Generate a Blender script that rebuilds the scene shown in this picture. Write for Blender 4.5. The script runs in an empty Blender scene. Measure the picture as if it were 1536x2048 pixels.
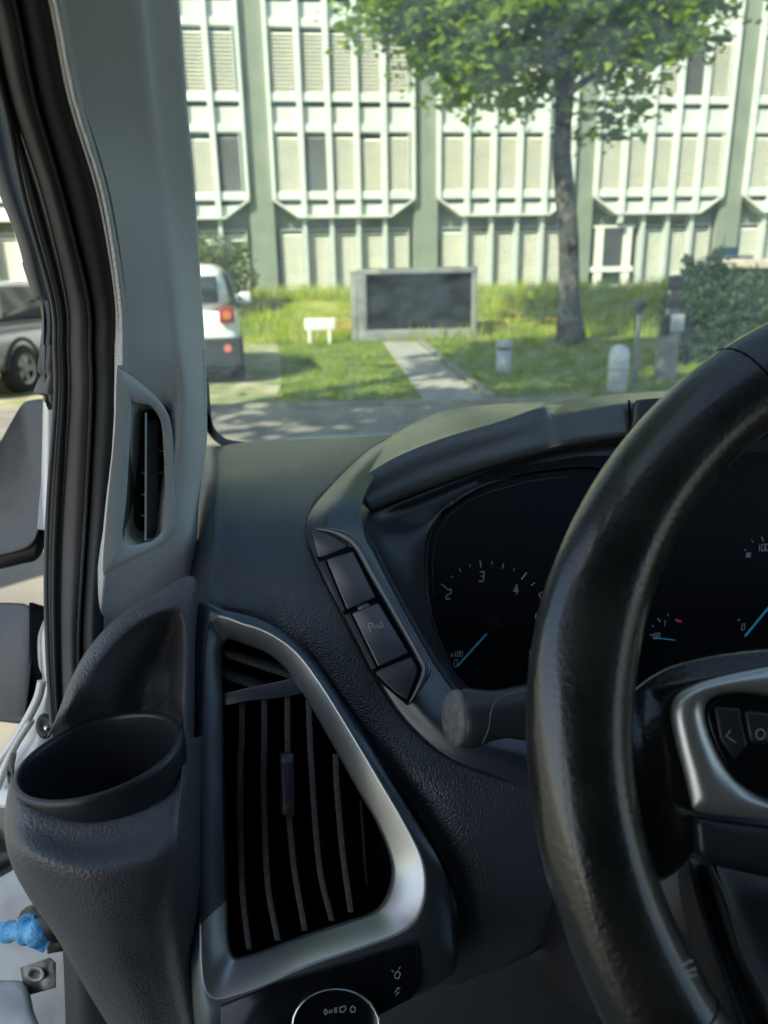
import bpy, bmesh, math, random
from mathutils import Vector, Matrix
R = math.radians
random.seed(7)
sc = bpy.context.scene
COL = sc.collection

# ------------------------------------------------------------------ camera
F = 1500.0                                   # focal length in photo pixels (1536 x 2048)
CAM = Vector((0, 0, 1.5))
_n = Vector((93, -4696, -F)).normalized()    # where straight down lies, in camera axes
_Z = -_n
_f = Vector((0, 0, -1))
_Y = (_f - _f.dot(_Z) * _Z).normalized()
_X = _Y.cross(_Z)
ROT = Matrix((_X, _Y, _Z))                   # camera axes -> world
cd = bpy.data.cameras.new('camera')
cam = bpy.data.objects.new('camera', cd)
COL.objects.link(cam)
cam.matrix_world = Matrix.Translation(CAM) @ ROT.to_4x4()
cd.sensor_fit = 'VERTICAL'
cd.sensor_height = 24
cd.sensor_width = 18
cd.lens = 24 * F / 2048
cd.clip_start = 0.02
cd.clip_end = 3000
cd.dof.use_dof = True
cd.dof.focus_distance = 0.47
cd.dof.aperture_fstop = 6.3
cd.dof.aperture_blades = 0
sc.camera = cam

# ------------------------------------------------------------------ world, sun, exposure
SUN_DIR = Vector((-0.50, -0.52, 0.70)).normalized()      # towards the sun
w = bpy.data.worlds.new('World')
sc.world = w
w.use_nodes = True
nt = w.node_tree
sky = nt.nodes.new('ShaderNodeTexSky')
sky.sky_type = 'NISHITA'
sky.sun_disc = False
sky.sun_elevation = math.asin(SUN_DIR.z)
sky.sun_rotation = math.atan2(SUN_DIR.x, SUN_DIR.y)
nt.links.new(sky.outputs[0], nt.nodes['Background'].inputs[0])
nt.nodes['Background'].inputs[1].default_value = 0.12
sl = bpy.data.lights.new('sun', 'SUN')
sl.energy = 4.6
sl.angle = R(0.5)
sl.color = (1.0, 0.94, 0.80)
so = bpy.data.objects.new('sun', sl)
COL.objects.link(so)
so.rotation_euler = SUN_DIR.to_track_quat('Z', 'Y').to_euler()
so.location = (0, 0, 30)
sc.view_settings.view_transform = 'Standard'
sc.view_settings.look = 'None'
sc.view_settings.exposure = 1.13
sc.view_settings.gamma = 1
sc.cycles.use_denoising = True
sc.cycles.max_bounces = 8
sc.cycles.transparent_max_bounces = 16
sc.cycles.sample_clamp_indirect = 4

# ------------------------------------------------------------------ materials
def mat(name, col, rough=0.5, metal=0.0, spec=0.5, coat=0.0, coatr=.1):
    m = bpy.data.materials.new(name)
    m.use_nodes = True
    b = m.node_tree.nodes['Principled BSDF']
    b.inputs['Base Color'].default_value = (*col, 1)
    b.inputs['Roughness'].default_value = rough
    b.inputs['Metallic'].default_value = metal
    b.inputs['Specular IOR Level'].default_value = spec
    b.inputs['Coat Weight'].default_value = coat
    b.inputs['Coat Roughness'].default_value = coatr
    return m

def N(m, t, **kw):
    n = m.node_tree.nodes.new(t)
    for k, v in kw.items():
        setattr(n, k, v)
    return n

def L(m, a, b):
    m.node_tree.links.new(a, b)

def bsdf(m):
    return m.node_tree.nodes['Principled BSDF']

def add_bump(m, kind='noise', scale=100, strength=0.3, dist=0.001, detail=3):
    tc = N(m, 'ShaderNodeTexCoord')
    bp = N(m, 'ShaderNodeBump')
    bp.inputs['Strength'].default_value = strength
    bp.inputs['Distance'].default_value = dist
    if kind == 'leather':
        vo = N(m, 'ShaderNodeTexVoronoi', feature='SMOOTH_F1'); vo.inputs['Scale'].default_value = scale
        vo.inputs['Smoothness'].default_value = .35; vo.inputs['Randomness'].default_value = .9
        L(m, tc.outputs['Object'], vo.inputs['Vector'])
        inv = N(m, 'ShaderNodeMath', operation='SUBTRACT'); inv.inputs[0].default_value = 1
        L(m, vo.outputs['Distance'], inv.inputs[1])
        L(m, inv.outputs[0], bp.inputs['Height'])
    elif kind == 'weave':
        w1 = N(m, 'ShaderNodeTexWave', wave_type='BANDS', bands_direction='DIAGONAL'); w1.inputs['Scale'].default_value = scale
        w2 = N(m, 'ShaderNodeTexWave', wave_type='BANDS', bands_direction='Z'); w2.inputs['Scale'].default_value = scale * 1.2
        L(m, tc.outputs['Object'], w1.inputs['Vector']); L(m, tc.outputs['Object'], w2.inputs['Vector'])
        ad = N(m, 'ShaderNodeMath', operation='MULTIPLY')
        L(m, w1.outputs['Fac'], ad.inputs[0]); L(m, w2.outputs['Fac'], ad.inputs[1])
        L(m, ad.outputs[0], bp.inputs['Height'])
    else:
        ns = N(m, 'ShaderNodeTexNoise'); ns.inputs['Scale'].default_value = scale; ns.inputs['Detail'].default_value = detail
        L(m, tc.outputs['Object'], ns.inputs['Vector']); L(m, ns.outputs['Fac'], bp.inputs['Height'])
    L(m, bp.outputs[0], bsdf(m).inputs['Normal'])
    return m

def add_var(m, stops, scale=5, detail=5, rough=None, dist=0.0, coord='Object'):
    """colour varied by noise between stops [(pos, colour)...]; optional roughness variation."""
    tc = N(m, 'ShaderNodeTexCoord')
    ns = N(m, 'ShaderNodeTexNoise'); ns.inputs['Scale'].default_value = scale; ns.inputs['Detail'].default_value = detail
    ns.inputs['Distortion'].default_value = dist
    L(m, tc.outputs[coord], ns.inputs['Vector'])
    cr = N(m, 'ShaderNodeValToRGB')
    e = cr.color_ramp.elements
    while len(e) < len(stops): e.new(.5)
    for k, (p, c) in enumerate(stops):
        e[k].position = p; e[k].color = (*c, 1)
    L(m, ns.outputs['Fac'], cr.inputs[0]); L(m, cr.outputs[0], bsdf(m).inputs['Base Color'])
    if rough:
        mr = N(m, 'ShaderNodeMapRange')
        mr.inputs['From Min'].default_value = .3; mr.inputs['From Max'].default_value = .7
        mr.inputs['To Min'].default_value = rough[0]; mr.inputs['To Max'].default_value = rough[1]
        L(m, ns.outputs['Fac'], mr.inputs['Value']); L(m, mr.outputs[0], bsdf(m).inputs['Roughness'])
    return m

M = {}
M['leather'] = add_bump(mat('dash_grain', (.034, .044, .056), .30, spec=.7), 'leather', 860, .6, .0006)
M['leather2'] = add_bump(mat('bolster_grain', (.088, .092, .099), .42, spec=.6), 'leather', 820, .7, .0007)
M['plastic'] = add_bump(mat('soft_plastic', (.030, .040, .052), .26, spec=.8), 'noise', 1800, .25, .0003)
M['hood'] = add_bump(mat('hood_plastic', (.052, .058, .058), .24, spec=.9), 'noise', 1400, .3, .0003)
M['smooth'] = add_bump(mat('smooth_plastic', (.022, .025, .030), .33), 'noise', 2500, .12, .0002)
M['black'] = mat('black_plastic', (.008, .009, .011), .45)
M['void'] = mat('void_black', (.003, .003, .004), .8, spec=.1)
M['gloss'] = mat('gloss_black', (.004, .005, .007), .12, spec=.35)
M['screen'] = mat('cluster_glass', (.002, .0026, .004), .25, spec=.10)
M['trim'] = add_bump(mat('pillar_fabric', (.64, .65, .62), .75, spec=.3), 'weave', 330, .7, .0006)
M['trimpl'] = mat('pillar_plastic', (.60, .64, .65), .5, spec=.4)
M['trimshade'] = mat('pillar_plastic_shade', (.10, .105, .105), .6, spec=.3)  # pillar plastic darkened to paint in the shade of the vent well
M['rub_a'] = add_var(mat('seal_rubber', (.03, .033, .036), .5), [(.3, (.024, .028, .034)), (.7, (.05, .054, .056))], 14, 4)
M['rub_b'] = add_var(mat('seal_flock', (.085, .082, .078), .75), [(.3, (.07, .07, .068)), (.7, (.11, .105, .10))], 20, 4)
M['rub_c'] = mat('seal_dark', (.018, .021, .024), .55)
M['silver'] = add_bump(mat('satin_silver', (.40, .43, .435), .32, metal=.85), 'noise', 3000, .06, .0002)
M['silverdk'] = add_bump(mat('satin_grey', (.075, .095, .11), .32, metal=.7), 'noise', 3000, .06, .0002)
M['chrome'] = mat('chrome', (.7, .72, .72), .08, metal=1)
M['alu'] = add_bump(mat('satin_metal', (.62, .63, .59), .36, metal=.85), 'noise', 900, .03, .0002)
M['fin'] = add_var(mat('dusty_fin', (.05, .058, .062), .6), [(.35, (.022, .028, .032)), (.65, (.055, .062, .063))], 400, 3)
M['wheel'] = add_bump(add_var(mat('wheel_leather', (.014, .016, .016), .30, coat=.6, coatr=.12), [(.35, (.009, .011, .011)), (.7, (.022, .022, .019))], 22, 7, rough=(.16, .42)), 'noise', 420, .5, .0007, 6)
M['mark'] = mat('dial_marking', (.26, .28, .30), .6)
M['red'] = mat('dial_red', (.45, .03, .03), .6)
M['needle'] = mat('dial_needle', (.02, .30, .45), .5)
M['icon'] = mat('icon_print', (.30, .34, .36), .6)
M['capgrey'] = add_var(mat('stalk_cap', (.12, .115, .105), .6), [(.4, (.10, .098, .09)), (.6, (.15, .145, .13))], 260, 4)
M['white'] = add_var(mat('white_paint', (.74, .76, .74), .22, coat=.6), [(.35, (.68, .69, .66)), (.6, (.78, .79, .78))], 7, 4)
M['whiteshade'] = add_var(mat('door_shut_shade_paint', (.50, .54, .56), .35), [(.35, (.20, .22, .23)), (.6, (.34, .37, .39))], 16, 5)  # white paint with the shade of the door shut put into its colour
M['mirror'] = add_var(mat('dusty_black', (.06, .063, .066), .5), [(.35, (.045, .048, .052)), (.65, (.085, .087, .086))], 22, 6, rough=(.4, .6))
M['tape'] = add_bump(add_var(mat('blue_tape', (.05, .35, .68), .35), [(.35, (.03, .27, .60)), (.65, (.16, .50, .80))], 90, 4), 'noise', 300, .8, .002)
M['steel'] = add_var(mat('dirty_steel', (.25, .25, .24), .5, metal=.5), [(.35, (.10, .09, .08)), (.65, (.35, .34, .32))], 120, 4)
M['headliner'] = add_bump(mat('headliner', (.16, .16, .15), .9), 'noise', 400, .3, .001)
M['kneeboard'] = add_bump(mat('knee_plastic', (.022, .022, .022), .6), 'noise', 1500, .3, .0004)
M['dustleather'] = add_var(mat('dusty_boot', (.07, .065, .06), .7), [(.35, (.035, .035, .036)), (.68, (.16, .15, .13))], 45, 6)

# glass of the van: thin pane with a light tint, reflections and a trace of dust
def pane_mat(name, tint, dust=.02):
    m = bpy.data.materials.new(name); m.use_nodes = True
    t = m.node_tree; t.nodes.clear()
    out = t.nodes.new('ShaderNodeOutputMaterial')
    tr = t.nodes.new('ShaderNodeBsdfTransparent'); tr.inputs[0].default_value = (*tint, 1)
    gl = t.nodes.new('ShaderNodeBsdfGlossy'); gl.inputs['Roughness'].default_value = .02
    fr = t.nodes.new('ShaderNodeFresnel'); fr.inputs[0].default_value = 1.35
    mx = t.nodes.new('ShaderNodeMixShader')
    t.links.new(fr.outputs[0], mx.inputs[0]); t.links.new(tr.outputs[0], mx.inputs[1]); t.links.new(gl.outputs[0], mx.inputs[2])
    df = t.nodes.new('ShaderNodeBsdfTranslucent'); df.inputs[0].default_value = (.8, .85, .8, 1)
    tc = t.nodes.new('ShaderNodeTexCoord'); ns = t.nodes.new('ShaderNodeTexNoise'); ns.inputs['Scale'].default_value = 60; ns.inputs['Detail'].default_value = 8
    t.links.new(tc.outputs['Object'], ns.inputs['Vector'])
    mr = t.nodes.new('ShaderNodeMapRange'); mr.inputs[1].default_value = .3; mr.inputs[2].default_value = .8; mr.inputs[3].default_value = dust * .4; mr.inputs[4].default_value = dust * 1.8
    t.links.new(ns.outputs['Fac'], mr.inputs[0])
    m2 = t.nodes.new('ShaderNodeMixShader')
    t.links.new(mr.outputs[0], m2.inputs[0]); t.links.new(mx.outputs[0], m2.inputs[1]); t.links.new(df.outputs[0], m2.inputs[2])
    t.links.new(m2.outputs[0], out.inputs[0])
    return m
M['windscreen'] = pane_mat('windscreen_glass', (.86, .94, .86), .14)

# ------------------------------------------------------------------ geometry helpers
def W(u, v, d):
    """world point seen at photo pixel (u, v), d metres along the view axis."""
    return CAM + ROT @ Vector(((u - 768) / F * d, -(v - 1024) / F * d, -d))

class Plane:
    def __init__(s, *p, normal=None):
        if normal is None:
            a, b, c = [W(*q) for q in p]
            s.o = a; n = (b - a).cross(c - a).normalized()
        else:
            s.o = p[0]; n = normal.normalized()
        if n.dot(CAM - s.o) < 0: n = -n
        s.n = n
    def at(s, u, v, off=0.0):
        d = ROT @ Vector(((u - 768) / F, -(v - 1024) / F, -1))
        o = s.o + s.n * off
        return CAM + d * ((o - CAM).dot(s.n) / d.dot(s.n))

def tag(o, label=None, cat=None, group=None, kind=None):
    if label: o['label'] = label
    if cat: o['category'] = cat
    if group: o['group'] = group
    if kind: o['kind'] = kind
    return o

def empty(name, loc, rz=0, **k):
    o = bpy.data.objects.new(name, None)
    COL.objects.link(o); o.location = loc; o.rotation_euler = (0, 0, rz)
    o.empty_display_size = .2
    return tag(o, **k)

WORLDLOC = {}
def mesh(name, verts, faces, m, parent=None, smooth=True, world=True, bevel=0, solid=0, sub=0, auto=None, mats=None, midx=None):
    """verts are world coordinates (world=True) or parent-local ones."""
    me = bpy.data.meshes.new(name)
    if parent is not None and world:
        off = parent.get('_off')
        off = Vector(off) if off is not None else Vector(parent.location)
        verts = [Vector(p) - off for p in verts]
    c = Vector((0, 0, 0))
    if world:
        lo = Vector([min(p[i] for p in verts) for i in range(3)]); hi = Vector([max(p[i] for p in verts) for i in range(3)])
        c = (lo + hi) / 2
        if parent is None: c.z = lo.z
    me.from_pydata([tuple(Vector(p) - c) for p in verts], [], faces)
    me.update()
    for q in (mats or [m]): me.materials.append(q)
    if midx:
        for p, k in zip(me.polygons, midx): p.material_index = k
    o = bpy.data.objects.new(name, me)
    COL.objects.link(o)
    o.location = c
    if parent is not None: o.parent = parent
    if world and parent is not None:
        WORLDLOC[o.name] = off + c
        o['_off'] = tuple(off + c)
    bm = bmesh.new(); bm.from_mesh(me); bmesh.ops.recalc_face_normals(bm, faces=bm.faces); bm.to_mesh(me); bm.free()
    if smooth: me.shade_smooth()
    if solid:
        s = o.modifiers.new('s', 'SOLIDIFY'); s.thickness = abs(solid); s.offset = -1 if solid > 0 else 1
    if bevel:
        b = o.modifiers.new('b', 'BEVEL'); b.width = bevel; b.segments = 3; b.limit_method = 'ANGLE'; b.angle_limit = R(35)
        if not smooth: me.shade_smooth()
    if sub:
        s = o.modifiers.new('u', 'SUBSURF'); s.levels = s.render_levels = sub
    return o

def cr(p0, p1, p2, p3, t):
    t2 = t * t; t3 = t2 * t
    return 0.5 * ((2 * p1) + (p2 - p0) * t + (2 * p0 - 5 * p1 + 4 * p2 - p3) * t2 + (3 * p1 - p0 - 3 * p2 + p3) * t3)

def spline(P, n, closed=False):
    P = [Vector(p) for p in P]; k = len(P); out = []
    segs = k if closed else k - 1
    for i in range(segs):
        if closed: a, b, c, d = P[i - 1], P[i], P[(i + 1) % k], P[(i + 2) % k]
        else:
            b, c = P[i], P[i + 1]
            a = P[i - 1] if i > 0 else 2 * b - c
            d = P[i + 2] if i + 2 < k else 2 * c - b
        for j in range(n): out.append(cr(a, b, c, d, j / n))
    if not closed: out.append(P[-1].copy())
    return out

def patch(name, rows, m, parent, nu=8, nv=8, solid=0.003, world=False, **kw):
    """smooth surface through a grid of control points; rows of (u, v, depth), turned to face the camera."""
    G = [[(Vector(p) if world else W(*p)) for p in r] for r in rows]
    G = [spline(r, nu) for r in G]
    cols = [spline([G[i][j] for i in range(len(G))], nv) for j in range(len(G[0]))]
    nr = len(cols[0]); nc = len(cols)
    V = [cols[j][i] for i in range(nr) for j in range(nc)]
    Fc = [(i * nc + j, i * nc + j + 1, (i + 1) * nc + j + 1, (i + 1) * nc + j) for i in range(nr - 1) for j in range(nc - 1)]
    s = 0
    for f in Fc[::7]:
        a, b, c = V[f[0]], V[f[1]], V[f[2]]
        s += (b - a).cross(c - a).dot(CAM - a)
    if s < 0: Fc = [f[::-1] for f in Fc]
    me = bpy.data.meshes.new(name)
    off = Vector(parent.get('_off') or parent.location) if parent is not None else Vector((0, 0, 0))
    c = sum(V, Vector()) / len(V)
    me.from_pydata([tuple(p - c) for p in V], [], Fc); me.update()
    me.materials.append(m); me.shade_smooth()
    o = bpy.data.objects.new(name, me); COL.objects.link(o); o.location = c - off
    if parent is not None: o.parent = parent
    o['_off'] = tuple(c)
    if solid:
        sm = o.modifiers.new('s', 'SOLIDIFY'); sm.thickness = solid; sm.offset = -1
    return o

def loft(name, loops, m, parent, caps=True, smooth=True, **kw):
    n = len(loops[0]); V = [p for l in loops for p in l]; Fc = []
    for i in range(len(loops) - 1):
        for j in range(n):
            k = (j + 1) % n
            Fc.append((i * n + j, i * n + k, (i + 1) * n + k, (i + 1) * n + j))
    if caps:
        Fc.append(tuple(range(n))[::-1]); Fc.append(tuple((len(loops) - 1) * n + j for j in range(n)))
    return mesh(name, V, Fc, m, parent, smooth=smooth, **kw)

def tubeg(pts, r, n=10):
    """rings of a tube along pts; r a number or list."""
    pts = [Vector(p) for p in pts]; out = []; prev = None
    for i, p in enumerate(pts):
        a = pts[max(i - 1, 0)]; b = pts[min(i + 1, len(pts) - 1)]
        t = (b - a).normalized()
        if prev is None:
            x = t.cross(Vector((0, 0, 1)))
            if x.length < .01: x = t.cross(Vector((1, 0, 0)))
            x.normalize()
        else:
            x = (prev - prev.dot(t) * t).normalized()
        prev = x; y = t.cross(x)
        rr = r[i] if isinstance(r, (list, tuple)) else r
        out.append([p + rr * (math.cos(q) * x + math.sin(q) * y) for q in [2 * math.pi * k / n for k in range(n)]])
    return out

def tube(name, pts, r, m, parent, n=10, **kw):
    return loft(name, tubeg(pts, r, n), m, parent, **kw)

def rings(name, rr, m, parent, sm=4, cap0=False, cap1=True, split=None, **kw):
    """rr: list of closed rings (world points, same count), smoothed and joined."""
    rs = [spline(r, sm, True) if sm > 1 else r for r in rr]
    n = len(rs[0]); V = [p for r in rs for p in r]; Fc = []
    for i in range(len(rs) - 1):
        for j in range(n):
            k = (j + 1) % n
            Fc.append((i * n + j, i * n + k, (i + 1) * n + k, (i + 1) * n + j))
    if cap1: Fc.append(tuple((len(rs) - 1) * n + j for j in range(n)))
    if cap0: Fc.append(tuple(range(n))[::-1])
    if split:
        k, m2 = split
        return mesh(name, V, Fc, m, parent, mats=[m, m2], midx=[(0 if i // n >= k and not (80 <= i % n < 95) else 1) for i in range(len(Fc))], **kw)
    return mesh(name, V, Fc, m, parent, **kw)

def pillow(name, outline, pl, m, parent, prof, sm=4, **kw):
    """domed plate: outline of (u, v) on plane pl, prof = [(scale, offset)...] from the rim inwards."""
    c = (sum(p[0] for p in outline) / len(outline), sum(p[1] for p in outline) / len(outline))
    rr = []
    for s, off in prof:
        rr.append([pl.at(c[0] + (u - c[0]) * s, c[1] + (v - c[1]) * s, off) for u, v in outline])
    return rings(name, rr, m, parent, sm=sm, **kw)

class MB:
    """collects boxes and tubes into one mesh"""
    def __init__(s): s.V = []; s.F = []; s.K = []
    def add(s, V, F_, k=0):
        o = len(s.V); s.V += [Vector(p) for p in V]; s.F += [tuple(o + i for i in f) for f in F_]; s.K += [k] * len(F_)
    def box(s, x0, x1, y0, y1, z0, z1, k=0, X=None):
        V = [Vector((x, y, z)) for z in (z0, z1) for y in (y0, y1) for x in (x0, x1)]
        if X: V = [X @ p for p in V]
        s.add(V, [(0, 2, 3, 1), (4, 5, 7, 6), (0, 1, 5, 4), (2, 6, 7, 3), (0, 4, 6, 2), (1, 3, 7, 5)], k)
    def tube(s, pts, r, n=8, k=0):
        L_ = tubeg(pts, r, n); V = [p for l in L_ for p in l]; F_ = []
        for i in range(len(L_) - 1):
            for j in range(n):
                q = (j + 1) % n
                F_.append((i * n + j, i * n + q, (i + 1) * n + q, (i + 1) * n + j))
        F_.append(tuple(range(n))[::-1]); F_.append(tuple((len(L_) - 1) * n + j for j in range(n)))
        s.add(V, F_, k)
    def ribbon(s, pl, pts, wd, off=.0006):
        """flat painted stroke on plane pl through photo pixels"""
        P = [pl.at(u, v, off) for u, v in pts]
        for i in range(len(P) - 1):
            a, b = P[i], P[i + 1]; t = (b - a).normalized(); x = pl.n.cross(t) * wd / 2; e = t * wd * .3
            s.add([a - e - x, a - e + x, b + e + x, b + e - x], [(0, 1, 2, 3)])
    def build(s, name, m, parent=None, smooth=False, world=True, mats=None, **kw):
        return mesh(name, s.V, s.F, m, parent, smooth=smooth, world=world, mats=mats, midx=s.K if mats else None, **kw)

# ================================================================== SETTING
def setting(name, verts, faces, m):
    o = mesh(name, verts, faces, m, None, smooth=True)
    o['kind'] = 'structure'
    return o

def gz(x, y):
    t = min(max((y - 18.2) / 4.0, 0), 1)
    return 0.85 * t * t * (3 - 2 * t)

m = mat('grass_ground', (.09, .14, .03), .95, spec=.1)
add_var(m, [(.3, (.09, .13, .02)), (.5, (.17, .21, .035)), (.72, (.32, .31, .08))], 1.3, 8)
ys = [-400, -60, -20, 0, 5, 9, 12, 15, 18] + [18 + .4 * k for k in range(1, 13)] + [30, 60, 200, 1500]
xs = [-1500, -300, -60, -30, -20, -10, -5, 0, 5, 10, 20, 30, 60, 300, 1500]
V = [(x, y, gz(x, y)) for y in ys for x in xs]
nc = len(xs)
Fc = [(i * nc + j, i * nc + j + 1, (i + 1) * nc + j + 1, (i + 1) * nc + j) for i in range(len(ys) - 1) for j in range(nc - 1)]
setting('ground', V, Fc, m)

def sheet(name, pts, z, m):
    return setting(name, [(x, y, z) for x, y in pts], [tuple(range(len(pts)))], m)
asph = add_bump(add_var(mat('asphalt', (.20, .20, .18), .9, spec=.2), [(.3, (.13, .13, .12)), (.7, (.30, .27, .21))], 1.1, 12), 'noise', 120, .4, .004)
sheet('road', [(-60, -40), (60, -40), (60, 8.85), (-60, 8.75)], .004, asph)
grav = add_bump(add_var(mat('gravel', (.40, .36, .26), .95, spec=.2), [(.34, (.13, .19, .05)), (.50, (.25, .25, .13)), (.66, (.40, .37, .26))], 2.6, 12), 'noise', 60, .6, .01)
sheet('gravel_drive', [(-7.5, 9.02), (-1.30, 9.02), (-1.45, 11), (-1.9, 14.5), (-2.35, 17.3), (-7.5, 17.3)], .010, grav)
slab = add_bump(add_var(mat('path_slabs', (.30, .30, .27), .9, spec=.2), [(.3, (.22, .22, .20)), (.7, (.36, .35, .31))], 3, 8), 'noise', 60, .3, .004)
sheet('path', [(.52, 9.02), (1.26, 9.02), (.80, 17.2), (.05, 17.2)], .012, slab)
b = MB()
kc = add_var(mat('kerb_stone', (.34, .34, .31), .85), [(.3, (.15, .15, .13)), (.7, (.25, .24, .21))], 4, 6)
for k in range(40):
    x = -20 + k
    b.box(x + .004, x + .996, 8.86, 9.0, -.1, .035)
o = b.build('kerb', kc, bevel=.01); o['kind'] = 'structure'
b = MB()
for k in range(9):
    y0 = 9.05 + k * .92
    x = lambda y: 1.30 - (y - 9.02) * .0565
    b.add([(x(y0), y0, -.05), (x(y0) + .09, y0, -.05), (x(y0 + .9) + .09, y0 + .9, -.05), (x(y0 + .9), y0 + .9, -.05), (x(y0), y0, .06), (x(y0) + .09, y0, .06), (x(y0 + .9) + .09, y0 + .9, .06), (x(y0 + .9), y0 + .9, .06)], [(4, 5, 6, 7), (0, 1, 5, 4), (1, 2, 6, 5), (2, 3, 7, 6), (3, 0, 4, 7)])
o = b.build('path_edging', kc, bevel=.008); o['kind'] = 'structure'

# grass: blades in one mesh per patch
def leafmat(name, stops, trans=.5, scale=.8, rough=.5):
    m = bpy.data.materials.new(name); m.use_nodes = True
    t = m.node_tree; b = t.nodes['Principled BSDF']; b.inputs['Roughness'].default_value = rough
    b.inputs['Specular IOR Level'].default_value = .3
    add_var(m, stops, scale, 6)
    src = b.inputs['Base Color'].links[0].from_socket
    tr = t.nodes.new('ShaderNodeBsdfTranslucent'); mx = t.nodes.new('ShaderNodeMixShader'); mx.inputs[0].default_value = trans
    t.links.new(src, tr.inputs[0]); t.links.new(b.outputs[0], mx.inputs[1]); t.links.new(tr.outputs[0], mx.inputs[2])
    t.links.new(mx.outputs[0], t.nodes['Material Output'].inputs[0])
    return m
M['blade'] = leafmat('grass_blades', [(.3, (.20, .30, .04)), (.5, (.38, .46, .06)), (.7, (.60, .56, .12))], .45, 1.1)
M['lawn'] = leafmat('lawn_blades', [(.3, (.11, .19, .025)), (.55, (.21, .30, .04)), (.75, (.40, .42, .09))], .4, 1.4)
def inpath(x, y):
    if y < 9.05: return True
    if x < -1.2 - (y - 9) * .13 and y < 17.4: return True
    return .05 < x - (0.52 - (y - 9) * .0575) + .07 < .85 and y < 17.25
def blades(name, n, reg, h0, h1, wd, m, lab):
    rnd = random.Random(3); V = []; Fc = []
    while len(V) < 3 * n:
        x, y = reg(rnd)
        if inpath(x, y): continue
        z = gz(x, y); a = rnd.random() * 6.28; h = h0 + (h1 - h0) * rnd.random() ** 2
        dx, dy = math.cos(a) * wd, math.sin(a) * wd; q = rnd.random() * 6.28; ln = h * .5 * rnd.random()
        k = len(V); V += [(x - dx, y - dy, z), (x + dx, y + dy, z), (x + math.cos(q) * ln, y + math.sin(q) * ln, z + h)]
        Fc.append((k, k + 1, k + 2))
    me = bpy.data.meshes.new(name); me.from_pydata(V, [], Fc); me.materials.append(m)
    o = bpy.data.objects.new(name, me); COL.objects.link(o)
    return tag(o, lab, 'grass', kind='stuff')
def clumpy(r):
    while True:
        x = r.uniform(-14, 16); y = r.uniform(17.5, 24.2)
        if math.sin(x * 1.7 + 2 * math.sin(y * 1.3)) + math.sin(y * 2.1 + x * .6) > -1.2 + r.random(): return x, y
blades('meadow_grass', 42000, clumpy, .10, .50, .014, M['blade'], 'tall sunlit yellow green grass on the bank at the foot of the building')
blades('lawn_grass', 45000, lambda r: (r.uniform(-2.4, 11), 9.05 + (r.random() ** 1.3) * 9.3), .04, .10, .008, M['lawn'], 'short mown lawn either side of the slab path')
# yellow-orange flowers in the tall grass by the box
b = MB(); rnd = random.Random(11)
for k in range(260):
    x = rnd.gauss(-1.0, .45) if k < 170 else rnd.uniform(2.5, 9); y = rnd.uniform(18.0, 18.9); z = gz(x, y) + rnd.uniform(.15, .42); r = .035
    b.add([(x - r, y, z), (x, y - r, z + .01), (x + r, y, z), (x, y + r, z - .01), (x, y, z + .025)], [(0, 1, 4), (1, 2, 4), (2, 3, 4), (3, 0, 4)])
o = b.build('flowers', mat('petals', (.75, .42, .06), .6)); tag(o, 'orange yellow flowers scattered in the tall grass', 'flowers', kind='stuff')

# ------------------------------------------------------------------ trees
bark = add_bump(add_var(mat('bark', (.10, .09, .075), .95, spec=.1), [(.3, (.03, .03, .027)), (.5, (.065, .062, .055)), (.72, (.16, .155, .13))], 5, 9, dist=1), 'noise', 22, .9, .03, 6)
def make_tree(name, trunk, rad, clumps, nleaf, size, lm, limbs, seed, lab, par_loc):
    t = empty(name, par_loc, label=lab, cat='tree')
    mb = MB(); sp = spline([Vector(p) for p in trunk], 6)
    rr = [v.x for v in spline([Vector((r, 0, 0)) for r in rad], 6)]
    mb.tube(sp, rr, 14)
    for l, r0 in limbs:
        q = spline([Vector(p) for p in l], 5)
        mb.tube(q, [r0 * (1 - .8 * i / (len(q) - 1)) for i in range(len(q))], 8)
    mb.build('trunk', bark, t, smooth=True)
    rnd = random.Random(seed); V = []; Fc = []
    tw = sum(c[3] ** 2 * c[4] for c in clumps)
    for (cx, cy, cz, r, dens) in clumps:
        n = int(nleaf * r * r * dens / tw)
        subs = []
        for _ in range(max(6, int(34 * r * r))):
            d = Vector((rnd.gauss(0, 1), rnd.gauss(0, 1), rnd.gauss(0, 1))).normalized() * r * rnd.uniform(.35, 1.05)
            subs.append((Vector((cx + d.x, cy + d.y, cz + d.z * .75)), rnd.uniform(.12, .34)))
        for _ in range(n):
            c, s = rnd.choice(subs)
            p = c + Vector((rnd.gauss(0, s), rnd.gauss(0, s), rnd.gauss(0, s * .55)))
            nn = Vector((rnd.gauss(0, .6), rnd.gauss(0, .6), 1)).normalized()
            a = nn.cross(Vector((rnd.gauss(0, 1), rnd.gauss(0, 1), .1))).normalized(); bb = nn.cross(a)
            sz = size * rnd.uniform(.6, 1.25); k = len(V)
            V += [p - a * sz, p - a * sz * .25 + bb * sz * .75 - nn * sz * .15, p + a * sz * .45 + bb * sz * .5, p + a * sz * 1.1 - nn * sz * .3, p + a * sz * .4 - bb * sz * .5, p - a * sz * .25 - bb * sz * .75 - nn * sz * .15]
            Fc.append(tuple(range(k, k + 6)))
    mesh('crown', V, Fc, lm, t, smooth=False)
    return t
M['leaf'] = leafmat('maple_leaves', [(.3, (.10, .19, .02)), (.5, (.22, .34, .035)), (.72, (.42, .52, .06))], .5, .5)
M['leafdark'] = leafmat('dark_leaves', [(.3, (.02, .05, .015)), (.6, (.045, .085, .025)), (.75, (.07, .12, .03))], .25, 1.2)
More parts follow.
